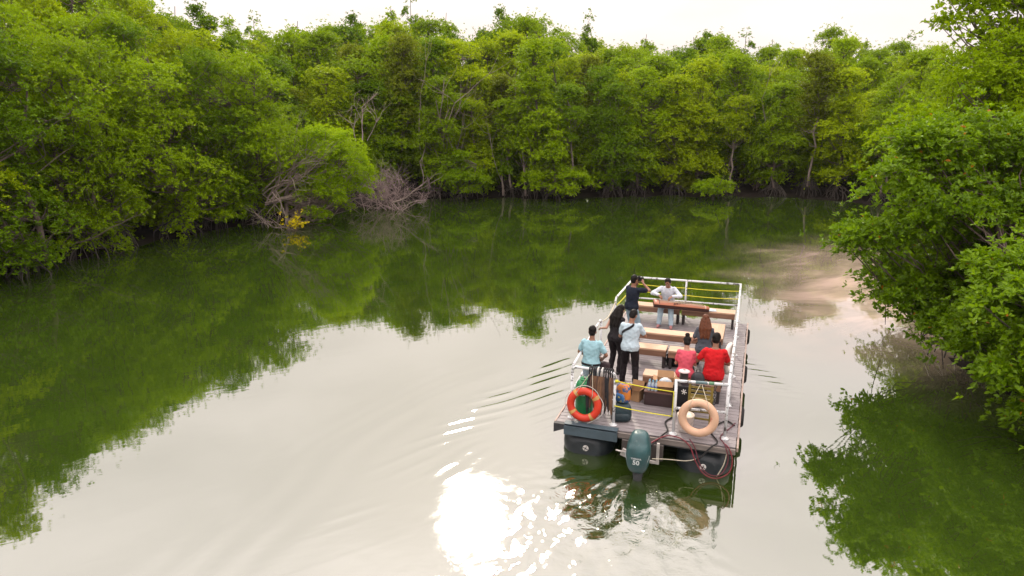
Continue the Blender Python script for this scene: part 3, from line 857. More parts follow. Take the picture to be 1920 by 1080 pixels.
# ---- the big near trees of the right bank: every rosette of leaves can be seen
near = [
    ("rt low", 601, [((-0.6, 0.5, 2.6), (1.5, 1.3, 1.0)), ((-1.0, -0.4, 1.5), (0.9, 0.9, 0.6)), ((1.2, 0.2, 3.3), (1.5, 1.4, 0.9)), ((-0.2, 1.4, 1.3), (1.3, 1.0, 0.7)), ((0.2, -1.4, 1.2), (1.1, 1.0, 0.7)), ((0.0, -0.6, 2.2), (1.2, 1.1, 0.7)), ((-0.9, -0.9, 0.7), (0.7, 0.7, 0.4)), ((0.2, -2.1, 0.8), (0.9, 0.7, 0.5))],
     (11.2, 13.2, 0.05), (1.2, 0.6, 0), "large leaved mangrove nearest the camera at the right edge", 165, 0.48),
    ("rt mid", 602, [((-1.5, -0.6, 4.0), (1.3, 1.2, 0.7)), ((-2.5, -0.4, 4.5), (0.8, 0.8, 0.45)), ((-0.4, 0.2, 5.2), (1.4, 1.3, 0.7)), ((-1.7, 0.0, 5.3), (0.9, 0.9, 0.4)), ((-1.2, 0.2, 2.0), (1.2, 1.2, 0.5)), ((1.5, 0.4, 5.0), (1.8, 1.6, 0.9)), ((0.8, 0, 2.2), (1.8, 1.4, 1.0)), ((-2.9, -0.3, 3.1), (0.8, 0.8, 0.35)), ((-0.6, -0.9, 2.9), (1.2, 1.0, 0.5)), ((0.5, -0.5, 3.8), (1.4, 1.2, 0.6)), ((-0.9, -1.2, 1.2), (1.1, 0.9, 0.5)), ((0.0, -1.6, 0.9), (1.2, 0.9, 0.5)), ((-2.0, -0.2, 1.7), (0.8, 0.8, 0.4))],
     (11.85, 17.6, 0.05), (0.6, 0.4, 0), "broad overhanging mangrove reaching furthest over the water on the right", 260, 0.54),
    ("rt back", 603, [((-1.3, 0, 5.2), (1.5, 1.5, 0.8)), ((0.8, 0, 7.2), (1.8, 1.6, 0.8)), ((-0.4, 0, 6.9), (1.3, 1.2, 0.6)), ((2.6, 0, 6.8), (1.9, 1.8, 1.0)), ((0.2, 0, 3.4), (1.8, 1.6, 1.2)), ((-0.5, -0.6, 6.1), (1.3, 1.1, 0.5)), ((1.8, -0.6, 5.6), (1.7, 1.4, 0.9)), ((2.8, -0.4, 4.4), (1.5, 1.3, 1.0))],
     (13.7, 21.4, 0.1), (0.8, 0.3, 0), "dense rounded mangrove standing behind the overhanging one on the right bank", 200, 0.58),
    ("rt far", 604, [((-1.0, 0, 3.4), (2.0, 1.8, 1.2)), ((0.6, 0, 5.9), (2.0, 1.7, 1.0)), ((2.0, 0, 4.2), (2.0, 1.9, 1.5)), ((-0.4, 0, 4.9), (1.3, 1.2, 0.7))],
     (17.4, 27.0, 0.2), (0.4, 0.3, 0), "rounded mangrove on the right bank farthest from the camera", 170, 0.6),
]
for nm, sd_, lb, loc, base, lab, npad, pr0 in near:
    special("mangrove_tree", tree_meshes(nm, sd_, lb, int(npad * 1.25), pr0 * 0.86, 36, 7, 0.130 if sd_ < 603 else 0.118, 0.058 if sd_ < 603 else 0.052, LEAF['near' if sd_ < 603 else 'mid'], BARK, base=base, trunk_r=0.12, fold=True, roots=26, root_h=1.2, root_r=1.5, stems=3, flat=0.55, hollow=0.55, bare=1, trunk_top=(0.5, 0.2, 0.62 * max(c[2] for c, r in lb)), top_bias=0.15), loc, lab, "tree")
lb = [((-1.6, 0, 8.7), (1.6, 1.3, 0.8)), ((0.3, 0, 9.3), (2.2, 1.6, 1.0)), ((-0.3, 0.2, 7.7), (1.3, 1.2, 0.5)), ((2.2, 0, 8.4), (2.0, 1.6, 1.2))]
special("mangrove_tree", tree_meshes("rt high", 605, lb, 130, 0.5, 22, 6, 0.14, 0.075, LEAF['mid'], BARK_PALE, base=(1.2, 0.5, 0), trunk_top=(0.8, 0, 9.6), trunk_r=0.13, fold=True, hollow=0.3, limb_r=0.045, bare=8),
        (15.4, 22.6, 0.3), "tall thin crowned tree against the sky in the top right corner", "tree")
# young roots hanging from the boughs
for i, (x, y, z, L, lab) in enumerate([(10.15, 18.6, 1.75, 1.25, "long thin aerial root hanging alone over the silt"), (10.2, 15.9, 1.0, 0.75, "short thin aerial root hanging beside the stilt roots")]):
    mb = MB().tube([(0, 0, 0), (0.03, 0, -L * 0.4), (0.1, 0, -L * 0.8), (0.13, 0, -L)], [0.012, 0.012, 0.014, 0.006], 6)
    tag(mb.build("aerial_root", ROOT, loc=(x, y, z)), lab, "root", "aerial roots hanging from the right bank trees")
# the warm damp air between here and the far bank
hz, n, l, p, o = nt("damp air")
n.remove(p)
pv = n.new("ShaderNodeVolumePrincipled")
pv.inputs["Color"].default_value = (0.96, 0.94, 0.92, 1); pv.inputs["Density"].default_value = HAZE; pv.inputs["Anisotropy"].default_value = 0.3
l.new(pv.outputs[0], o.inputs["Volume"])
if HAZE > 0:
    hb_ = MB().box((0, 30, 7.5), (1900, 1960, 18.4)).build("haze", hz)
    tag(hb_, "thin pale haze in the damp air over the river", "haze", kind='stuff')

# ------------------------------------------------------------------ the raft
PAINT = M("chipped white paint", (0.66, 0.68, 0.69), 0.5, var=0.08, scale=4, second=(0.15, 0.14, 0.13), thr=0.55)
PLANKM = M("deck composite", (0.222, 0.198, 0.202), 0.5, var=0.28, scale=2.2, bump=0.25, bscale=30, stretch=(0.6, 9, 9), second=(0.30, 0.268, 0.272), thr=0.56)
TRIM = M("pale edge strip", (0.34, 0.25, 0.21), 0.6, var=0.2)
BEAM = M("grey timber", (0.17, 0.145, 0.13), 0.8, var=0.35, scale=3, stretch=(0.5, 6, 6), bump=0.3)
SLATE = M("slate blue steel", (0.055, 0.085, 0.105), 0.5, var=0.25, scale=4)
DARKST = M("dark steel", (0.025, 0.027, 0.03), 0.6, var=0.3)
FLOATM = M("dark float plastic", (0.010, 0.016, 0.020), 0.45, var=0.4, scale=3, second=(0.032, 0.040, 0.036), thr=0.62)
RUBBER = M("black rubber", (0.014, 0.013, 0.013), 0.8, var=0.3)
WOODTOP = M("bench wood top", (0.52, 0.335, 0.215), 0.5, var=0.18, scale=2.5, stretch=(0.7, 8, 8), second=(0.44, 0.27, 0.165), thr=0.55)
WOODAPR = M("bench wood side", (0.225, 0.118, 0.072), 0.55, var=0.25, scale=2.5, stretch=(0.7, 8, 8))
YROPE = M("yellow rope", (0.60, 0.55, 0.02), 0.7, var=0.15, scale=30)
CREAM = M("cream rope", (0.52, 0.47, 0.36), 0.8, var=0.2, scale=30)
WHITE = M("white plastic", (0.68, 0.66, 0.62), 0.45, var=0.08, scale=4)
BLACK = M("black plastic", (0.012, 0.011, 0.013), 0.55, var=0.2, spec=0.25)
CARD = M("corrugated card", (0.36, 0.21, 0.105), 0.85, var=0.12, scale=5)
CARDIN = M("card inside", (0.27, 0.155, 0.075), 0.9, var=0.12, scale=5)

raft = tag(empty("pontoon_raft", W(0, 0, 0), -AZ), "long flat pontoon raft with plank deck and white pipe railings carrying a small group", "raft")
XL, XR, LEN = -1.70, 1.58, 7.56
rp = random.Random(3)
plank0 = None
npl = int(LEN / 0.14)
for i in range(npl):
    y = 0.07 + i * 0.14
    if plank0 is None:
        pl = MB().box((0, 0, -0.016), (XR - XL, 0.130, 0.03)).build("deck_plank", PLANKM, raft, bevel=0.006)
        plank0 = pl
    else:
        pl = plank0.copy(); col.objects.link(pl); pl.parent = raft
    pl.location = ((XL + XR) / 2 + rp.uniform(-0.008, 0.008), y, rp.uniform(-0.003, 0.002))
    pl.rotation_euler = (rp.uniform(-0.012, 0.012), 0, rp.uniform(-0.001, 0.001))
MB().box((XR + 0.028, LEN / 2, -0.045), (0.035, LEN, 0.08)).build("edge_strip", TRIM, raft, bevel=0.005)
MB().box((XL - 0.028, LEN / 2, -0.045), (0.035, LEN, 0.08)).build("edge_strip", TRIM, raft, bevel=0.005)
MB().box(((0.50 + XR) / 2 - 0.55, -0.035, -0.075), (XR + 0.60, 0.05, 0.10)).build("stern_beam", BEAM, raft, bevel=0.006)
MB().box((0.5, 0.03, -0.155), (2.1, 0.06, 0.05)).build("stern_lip", DARKST, raft, bevel=0.004)
MB().box((-1.02, -0.065, -0.115), (1.02, 0.07, 0.185)).box((-1.02, -0.02, 0.012), (1.02, 0.16, 0.012)).build("stern_plate", SLATE, raft, bevel=0.008)
mb = MB()
mb.add([(XL - 0.03, -0.09, -0.005), (-1.50, -0.09, -0.005), (-1.50, -0.09, -0.09), (XL - 0.03, -0.09, -0.19),
        (XL - 0.03, 0.0, -0.005), (-1.50, 0.0, -0.005), (-1.50, 0.0, -0.09), (XL - 0.03, 0.0, -0.19)],
       [(0, 1, 2, 3), (7, 6, 5, 4), (4, 5, 1, 0), (5, 6, 2, 1), (6, 7, 3, 2), (7, 4, 0, 3)])
mb.build("corner_gusset", DARKST, raft)
for x in (-1.35, -0.75, 0.0, 0.75, 1.35):
    MB().box((x, LEN / 2 + 0.02, -0.105), (0.07, LEN - 0.2, 0.10)).build("joist", DARKST, raft)
# twin floats
def selli(cx, cz, rx, rz, y, k=2.5, n=28):
    out = []
    for i in range(n):
        a = 2 * math.pi * i / n; c, s = math.cos(a), math.sin(a)
        out.append((cx + rx * math.copysign(abs(c) ** (2 / k), c), y, cz + rz * math.copysign(abs(s) ** (2 / k), s)))
    return out
for cx in (-1.13, 1.03):
    rings = []
    prof = [(-0.03, 0.45), (-0.02, 0.55), (0.04, 0.74), (0.13, 0.88), (0.22, 0.96), (0.29, 1.0)]
    for y, f in prof: rings.append(selli(cx, -0.50, 0.49 * f, 0.34 * f, y))
    y = 0.30
    while y < LEN - 0.4:
        for dy, f in ((0.0, 1.0), (0.5, 1.0), (0.53, 0.94), (0.58, 0.94), (0.61, 1.0)):
            rings.append(selli(cx, -0.50, 0.49 * f, 0.34 * f, y + dy))
        y += 0.62
    for yy, f in reversed(prof): rings.append(selli(cx, -0.50, 0.49 * f, 0.34 * f, LEN + 0.15 - yy))
    fl = MB().loft(rings).build("float", FLOATM, raft)
    cap = MB().tube([(cx + 0.02, 0.0, -0.46), (cx + 0.02, -0.045, -0.46)], [0.062, 0.055], 20).build("drain_cap", WHITE, fl)
    for a in (0.4, 0.4 + math.pi / 2):
        MB().box((cx + 0.02, -0.048, -0.46), (0.10, 0.008, 0.012), Matrix.Rotation(a, 3, 'Y')).build("cap_bar", DARKST, fl)

def rail(name_posts, path, midz, rad=0.027, flange=True, posts=()):
    top = MB().tube(path, rad, 10).build("railing", PAINT, raft)
    for (x, y, z) in posts:
        m = MB().cyl((x, y, 0.0), (x, y, z), rad, n=10)
        m.lathe([(0.075, 0.0), (0.075, 0.012), (0.03, 0.016), (0.03, 0.05)], (x, y, 0), 16)
        m.build("rail_post", PAINT, top)
    if midz:
        a, b = Vector(path[0]), Vector(path[-1])
        for p, q in midz:
            MB().cyl(p, q, 0.023, n=10).build("mid_rail", PAINT, top)
    return top
def corner(p, q, r_, n=5):
    """points of a pipe bend from vertical at p (top) towards q"""
    p, q = Vector(p), Vector(q); d = (q - p).normalized()
    return [p + Vector((0, 0, -r_)) + d * (r_ - r_ * math.cos(a)) + Vector((0, 0, r_ * math.sin(a))) for a in [math.pi / 2 * i / n for i in range(n + 1)]]
H_ = 1.05
# stern, port side
A, B = (-1.47, 0.24, H_), (-0.64, 0.18, H_)
pa = [(A[0], A[1], 0.9)] + corner(A, B, 0.09) + list(reversed(corner(B, A, 0.09))) + [(B[0], B[1], 0.9)]
rail("", pa, [((-1.47, 0.24, 0.50), (-1.22, 0.23, 0.50)), ((-0.80, 0.19, 0.52), (-0.64, 0.18, 0.52))], posts=[(A[0], A[1], 0.92), (B[0], B[1], 0.92)])
# port side, aft run and forward run
rail("", [(-1.47, 0.26, H_), (-1.58, 3.22, H_), (-1.585, 3.34, H_ - 0.08)], [((-1.49, 0.3, 0.5), (-1.585, 3.3, 0.5))], posts=[(-1.585, 3.34, H_ - 0.05), (-1.53, 1.8, H_)])
rail("", [(-1.60, 5.10, H_ - 0.09), (-1.60, 5.22, H_), (-1.52, 7.42, H_)], None, posts=[(-1.60, 5.12, H_ - 0.05)])
# bow
rail("", [(-1.52, 7.45, H_), (1.34, 7.58, H_)], [((-1.52, 7.45, 0.45), (1.34, 7.58, 0.45))], posts=[(-1.52, 7.45, H_), (-0.09, 7.515, H_), (1.34, 7.58, H_)])
# starboard side
rail("", [(1.34, 7.58, H_ + 0.003), (1.375, 3.4, H_), (1.37, 0.32, H_)], [((1.34, 7.56, 0.5), (1.37, 0.32, 0.5))], posts=[(1.352, 6.2, H_), (1.366, 4.8, H_), (1.375, 3.4, H_), (1.373, 1.8, H_)])
# stern, starboard side
rail("", [(0.47, 0.17, H_), (1.37, 0.28, H_)], [((0.47, 0.17, 0.52), (1.37, 0.28, 0.52))], posts=[(0.47, 0.17, H_ + 0.02), (1.37, 0.28, H_ + 0.02)])
for i, (x, z) in enumerate([(0.40, 0.75), (0.88, 0.86), (1.22, 0.80)]):     # tape and labels round the pipe
    pass
MB().cyl((0.80, 0.211, H_), (1.0, 0.235, H_), 0.029, n=10).build("tape_wrap", M("grey green tape", (0.13, 0.20, 0.21), 0.6, var=0.4, scale=9), raft)
MB().cyl((1.03, 0.239, H_), (1.12, 0.25, H_), 0.0295, n=10).build("tape_wrap", M("green tape", (0.10, 0.24, 0.13), 0.6, var=0.5, scale=20), raft)

def rope(name, pts, r, mat, label, sag=0.0, cat="rope", group=None):
    out = []
    P = [Vector(p) for p in pts]
    for a, b in zip(P[:-1], P[1:]):
        for i in range(8):
            t = i / 8; q = a.lerp(b, t); q.z -= sag * math.sin(math.pi * t); out.append(q)
    out.append(P[-1])
    out = [W(*q) for q in out]
    o_ = MB().tube([q - out[0] for q in out], r, 6).build(name, mat, loc=out[0])
    return tag(o_, label, cat, group)
rope("yellow_rope", [(-1.50, 7.45, 0.86), (-0.09, 7.50, 0.84), (1.33, 7.56, 0.86)], 0.011, YROPE, "upper yellow rope strung along the bow railing", 0.02)
rope("yellow_rope", [(-1.50, 7.45, 0.66), (-0.09, 7.50, 0.63), (1.33, 7.56, 0.64)], 0.011, YROPE, "lower yellow rope strung along the bow railing", 0.02)
rope("yellow_rope", [(-1.58, 5.15, 0.86), (-1.52, 7.40, 0.82)], 0.013, YROPE, "upper yellow rope on the port rail beside the photographer", 0.03)
rope("yellow_rope", [(-1.58, 5.15, 0.55), (-1.52, 7.40, 0.60)], 0.011, YROPE, "lower yellow rope on the port rail beside the photographer", 0.03)
rope("cream_rope", [(-1.58, 3.34, 0.98), (-1.60, 5.12, 0.96)], 0.016, CREAM, "cream rope closing the gap in the port railing", 0.13)
rope("yellow_rope", [(-0.64, 0.16, 0.90), (0.45, 0.14, 0.84)], 0.010, YROPE, "upper yellow rope across the stern gap above the cartons", 0.015)
rope("yellow_rope", [(-0.64, 0.16, 0.40), (0.45, 0.14, 0.36)], 0.010, YROPE, "lower yellow rope across the stern gap near the deck", 0.015)
rope("yellow_rope", [(0.44, 0.135, 0.84), (0.432, 0.13, 0.36)], 0.009, YROPE, "short upright yellow rope beside the starboard stern post")
MB().ell(W(-0.60, 0.15, 0.90), (0.035, 0.03, 0.03)).build("rope_knot", YROPE)
tag(bpy.data.objects["rope_knot"], "yellow knot on the upper stern rope by the umbrellas", "knot")

# tyres hung on the starboard side
for i, (y, lab) in enumerate([(7.1, "black tyre fender nearest the bow on the raft's starboard side"), (4.3, "black tyre fender halfway along the raft's starboard side"), (1.9, "black tyre fender on the starboard side nearest the stern")]):
    m = MB().torus((0, 0, 0), 0.15, 0.065, Matrix.Rotation(R(90), 3, 'Y'), sq=1.3)
    o_ = m.build("tyre", RUBBER, loc=W(XR + 0.02, y, -0.26)); o_.rotation_euler = (0, 0, -AZ)
    tag(o_, lab, "tyre", "tyre fenders along the starboard side")

# ------------------------------------------------------------------ benches
def bench(cx, cy, L, wd, label, rz=0.0, h=0.45):
    t = on_raft("bench", cx, cy, 0, label, "bench", "wooden benches across the deck", rz)
    MB().box((0, 0, h - 0.02), (L, wd, 0.04)).build("seat", WOODTOP, t, bevel=0.006)
    for s in (-1, 1):
        MB().box((0, s * (wd / 2 - 0.016), h - 0.105), (L - 0.006, 0.028, 0.13)).build("apron", WOODAPR, t, bevel=0.004)
        lg = MB().box((s * (L / 2 - 0.05), 0, (h - 0.04) / 2 - 0.001), (0.06, wd - 0.07, h - 0.044)).build("leg", M("dark bench leg", (0.03, 0.024, 0.024), 0.6), t, bevel=0.004)
    return t
bench(-0.76, 6.93, 1.20, 0.36, "port bench of the bow row, under the musician")
bench(0.58, 6.93, 1.38, 0.36, "starboard bench of the bow row, under the tail of the zither")
bench(-0.23, 4.68, 1.56, 0.36, "second bench from the bow, empty, crosswise behind the woman in black")
bench(0.90, 5.18, 1.16, 0.36, "bench turned lengthwise near the starboard rail before the long haired woman", R(90))
bench(-0.56, 3.54, 0.94, 0.36, "port bench of the third row, beside the man with the strap")
bench(0.55, 3.54, 1.18, 0.36, "starboard bench of the third row, under the long haired woman")
bench(0.42, 1.93, 1.56, 0.36, "bench nearest the stern, under the pink and red shirts")

# ------------------------------------------------------------------ things on the deck
def open_carton(name, x, y, z, dims, label, rz, flap, fill=None):
    t = on_raft(name, x, y, z, label, "box", None, rz)
    a, b, h = dims; th = 0.008
    m = MB()
    m.box((0, 0, th / 2), (a, b, th))
    m.box((0, -b / 2 + th / 2, h / 2 + th / 2), (a, th, h - th)).box((0, b / 2 - th / 2, h / 2 + th / 2), (a, th, h - th))
    m.box((-a / 2 + th / 2, 0, h / 2 + th / 2), (th, b - 2 * th - 0.002, h - th)).box((a / 2 - th / 2, 0, h / 2 + th / 2), (th, b - 2 * th - 0.002, h - th))
    m.build("carton_wall", CARD, t)
    for k, (sx, sy) in enumerate(((0, -1), (0, 1), (-1, 0), (1, 0))):
        ang = R(flap[k]); fl = 0.5 * (b if sx == 0 else b * 0.62)
        d = Vector((sx * math.cos(ang), sy * math.cos(ang), math.sin(ang)))
        p0 = Vector((sx * a / 2, sy * b / 2, h + 0.002)); wd = a if sx == 0 else b
        side_ = Vector((1, 0, 0)) if sx == 0 else Vector((0, 1, 0))
        nn = d.cross(side_) * 0.003
        q = [p0 - side_ * wd / 2 * .98, p0 + side_ * wd / 2 * .98, p0 + side_ * wd / 2 * .94 + d * fl, p0 - side_ * wd / 2 * .94 + d * fl]
        MB().add([v + nn for v in q] + [v - nn for v in q], [(0, 1, 2, 3), (7, 6, 5, 4), (0, 4, 5, 1), (1, 5, 6, 2), (2, 6, 7, 3), (3, 7, 4, 0)]).build("flap", CARD, t)
    return t
t = on_raft("chest", 0.06, 1.48, 0, "dark brown low chest on the deck in front of the stern bench", "chest")
CH = M("dark brown laminate", (0.045, 0.024, 0.024), 0.45, var=0.15)
MB().box((0, 0, 0.135), (0.60, 0.38, 0.27)).build("chest_body", CH, t, bevel=0.006)
MB().box((0, 0, 0.285), (0.63, 0.41, 0.025)).build("lid", M("chest lid", (0.12, 0.062, 0.052), 0.45), t, bevel=0.005)
open_carton("carton", 0.13, 1.55, 0.30, (0.34, 0.26, 0.19), "open cardboard carton holding a packet, on the brown chest", 0.1, (-35, 60, 20, 55))
t = on_raft("tissue_packet", 0.13, 1.55, 0.32, "white and blue soft packet inside the open carton", "packet", None, 0.15)
MB().ell((0, 0, 0.10), (0.135, 0.085, 0.10), n=16).build("wrapper", M("soft packet", (0.62, 0.66, 0.68), 0.35, var=0.3, scale=9, second=(0.16, 0.33, 0.48), thr=0.56), t)
MB().box((0, 0, 0.1975), (0.09, 0.03, 0.012)).build("seal", WHITE, t, bevel=0.003)
open_carton("carton", -0.45, 1.50, 0, (0.26, 0.24, 0.24), "small open cardboard carton on the deck left of the chest", -0.25, (25, 70, 35, 40))
for i in range(6):
    px_, py_ = -0.16 + (i % 3) * 0.068, 1.345 + (i // 3) * 0.068
    t = on_raft("water_bottle", px_, py_, 0.2985, f"{['left', 'middle', 'right'][i % 3]} water bottle in the {['front', 'back'][i // 3]} row of six on the brown chest", "bottle", "six pack of water bottles")
    MB().lathe([(0.028, 0), (0.032, 0.01), (0.032, 0.13), (0.026, 0.155), (0.013, 0.185), (0.013, 0.195)], n=12).build("bottle_body", M("bottle plastic", (0.42, 0.50, 0.55), 0.15, var=0.1), t)
    MB().lathe([(0.0335, 0.05), (0.0335, 0.11)], n=12).build("bottle_label", M("bottle label", (0.15, 0.20, 0.42), 0.4, var=0.5, scale=30), t)
    MB().lathe([(0.016, 0.192), (0.016, 0.212)], n=10).build("cap", M("blue cap", (0.10, 0.30, 0.42), 0.4), t)

t = on_raft("speaker_case", 0.53, 1.30, 0, "black upright case with a white mark behind the starboard stern rail", "case", None, 0.05)
MB().box((0, 0, 0.28), (0.42, 0.34, 0.56)).build("case_body", BLACK, t, bevel=0.02)
MB().tube([(-0.12, 0, 0.56), (-0.12, 0, 0.60), (0.12, 0, 0.60), (0.12, 0, 0.56)], 0.012, 8).build("handle", DARKST, t)
m = MB()
for a in (0.3, 1.3, 2.2): m.box((0.0, -0.173, 0.45), (0.11, 0.004, 0.016), Matrix.Rotation(a, 3, 'Y'))
m.build("emblem", WHITE, t)
t = on_raft("steel_pot", 0.50, 1.36, 0.615, "silver steel pot with a pale lid standing behind the pink shirt", "pot")
STEEL = M("brushed steel", (0.42, 0.38, 0.36), 0.3, metal=0.85, var=0.2)
MB().lathe([(0.075, 0), (0.085, 0.01), (0.085, 0.15), (0.10, 0.155), (0.10, 0.16)], n=24).build("pot_body", STEEL, t)
MB().lathe([(0.112, 0.158), (0.115, 0.175), (0.07, 0.195), (0.0, 0.20)], n=24).build("lid", M("pale lid", (0.58, 0.48, 0.47), 0.35, var=0.15), t)
MB().lathe([(0.02, 0.198), (0.022, 0.215), (0.0, 0.222)], n=12).build("knob", STEEL, t)

OLIVE = M("olive bamboo", (0.175, 0.130, 0.022), 0.55, var=0.3, scale=4)
t = on_raft("slatted_chair", 0.88, 0.80, 0, "olive wooden slatted chair behind the pale lifebuoy", "chair")
for sx in (-1, 1):
    MB().box((sx * 0.20, -0.16, 0.42), (0.045, 0.035, 0.84)).build("leg", OLIVE, t, bevel=0.005)
    MB().box((sx * 0.20, 0.18, 0.22), (0.045, 0.035, 0.44)).build("leg", OLIVE, t, bevel=0.005)
for z in (0.54, 0.62, 0.70, 0.78):
    MB().box((0, -0.16, z), (0.352, 0.02, 0.045)).build("back_slat", OLIVE, t, bevel=0.004)
MB().box((0, -0.16, 0.862), (0.46, 0.05, 0.035)).build("top_slat", M("pale board", (0.40, 0.27, 0.22), 0.6), t, bevel=0.004)
for y in (-0.11, -0.04, 0.03, 0.10, 0.17):
    MB().box((0, y, 0.452), (0.44, 0.05, 0.02)).build("seat_slat", OLIVE, t, bevel=0.004)
for z in (0.16, 0.30):
    MB().box((0, -0.16, z), (0.352, 0.02, 0.035)).build("stretcher", OLIVE, t, bevel=0.004)
t = on_raft("chain", 1.13, 0.66, 0.03, "dark chain hanging at the side of the slatted chair", "chain")
for k in range(11):
    MB().torus((0, 0, 0.80 - k * 0.055), 0.026, 0.008, Matrix.Rotation(R(90), 3, 'X') @ Matrix.Rotation(R(90) * (k % 2), 3, 'Y'), 12, 6).build("chain_link", DARKST, t)
t = on_raft("bucket", 0.66, 0.40, 0, "white lidded bucket on the deck behind the pale lifebuoy", "bucket")
MB().lathe([(0.125, 0), (0.13, 0.01), (0.15, 0.30), (0.15, 0.305)], n=24).build("pail", M("white pail", (0.56, 0.50, 0.46), 0.45, var=0.2, scale=7), t)
MB().lathe([(0.158, 0.295), (0.158, 0.322), (0.14, 0.33), (0.135, 0.322), (0.0, 0.325)], n=24).build("lid", M("cream lid", (0.62, 0.54, 0.43), 0.45), t)
MB().tube([(0.153 * math.cos(a), 0.153 * math.sin(a) , 0.27 - 0.13 * math.sin(a) * -1 if a > 3.14 else 0.27) for a in [math.pi + math.pi * i / 10 for i in range(11)]], 0.004, 6).build("handle", STEEL, t)

t = on_raft("gas_cylinder", -1.27, 0.44, 0, "green gas cylinder standing behind the orange lifebuoy", "cylinder")
GREEN = M("green enamel", (0.008, 0.21, 0.065), 0.38, var=0.2, scale=4)
MB().lathe([(0.12, 0), (0.165, 0.02), (0.17, 0.06), (0.17, 0.58), (0.165, 0.62), (0.145, 0.68), (0.10, 0.725), (0.045, 0.745), (0.0, 0.748)], n=28).build("tank", GREEN, t)
MB().lathe([(0.09, 0.730), (0.092, 0.765), (0.086, 0.765), (0.084, 0.730)], n=20).build("collar", M("pale green enamel", (0.06, 0.30, 0.13), 0.45), t)
MB().cyl((0, 0, 0.74), (0, 0, 0.79), 0.02).build("valve", STEEL, t)

# lifebuoys
def lifebuoy(x, y, z, Ro, r, mat, band, label, tilt, cordtop, bandstart):
    t = on_raft("lifebuoy", x, y, z, label, "lifebuoy")
    rot = Matrix.Rotation(R(90 + tilt), 3, 'X')
    MB().torus((0, 0, 0), Ro - r, r, rot, 48, 14, 0.85).build("ring", mat, t)
    if band:
        for k in range(4):
            a0 = bandstart + k * math.pi / 2
            rings = []
            for i in range(5):
                a = a0 - 0.11 + 0.22 * i / 4
                rings.append([rot @ Vector(((Ro - r + (r + 0.004) * math.cos(b)) * math.cos(a), (Ro - r + (r + 0.004) * math.cos(b)) * math.sin(a), (r + 0.004) * 0.86 * math.sin(b))) for b in [2 * math.pi * j / 14 for j in range(14)]])
            MB().loft(rings, cap=False).build("band", band, t)
        pts = []
        for k in range(4):
            for i in range(8):
                f = i / 8; a = bandstart + (k + f) * math.pi / 2
                q = Ro + 0.006 + 0.035 * math.sin(math.pi * f)
                pts.append(rot @ Vector((q * math.cos(a), q * math.sin(a), 0.0)))
        MB().tube(pts, 0.007, 6, closed=True).build("grab_line", M("white line", (0.62, 0.60, 0.56), 0.7), t)
    m = MB()
    for s in (-1, 1):
        e = rot @ Vector((s * (Ro - r) * 0.62, (Ro - r) * 0.80, r * 1.0))
        e2 = rot @ Vector((s * (Ro - r) * 0.50, (Ro - r) * 0.55, r * 0.6))
        m.tube([cordtop, e, e2], 0.006, 6)
    m.build("hanging_cord", CREAM, t)
    return t
lifebuoy(-1.19, 0.09, 0.37, 0.335, 0.072, M("orange red vinyl", (0.60, 0.038, 0.012), 0.4, var=0.10, scale=5, second=(0.50, 0.10, 0.04), thr=0.66), M("tan band", (0.50, 0.28, 0.085), 0.6, var=0.25, scale=12),
         "orange red lifebuoy with four tan bands on the port stern rail", -6, (0.12, 0.10, 0.68), 0.62)
lifebuoy(0.90, 0.10, 0.42, 0.355, 0.074, M("faded pink orange vinyl", (0.64, 0.40, 0.265), 0.5, var=0.15, scale=3, second=(0.60, 0.24, 0.17), thr=0.60), None,
         "faded pink and cream lifebuoy slung from the starboard stern rail", -5, (0.0, 0.12, 0.63), 0.0)
lifebuoy(1.29, 2.55, 0.72, 0.34, 0.07, M("off white vinyl", (0.62, 0.55, 0.50), 0.5, var=0.1), None,
         "off white lifebuoy hung inside the starboard rail beside the red shirt", 0, (0.0, 0.03, 0.33), 0.0).rotation_euler.z = -AZ + R(78)

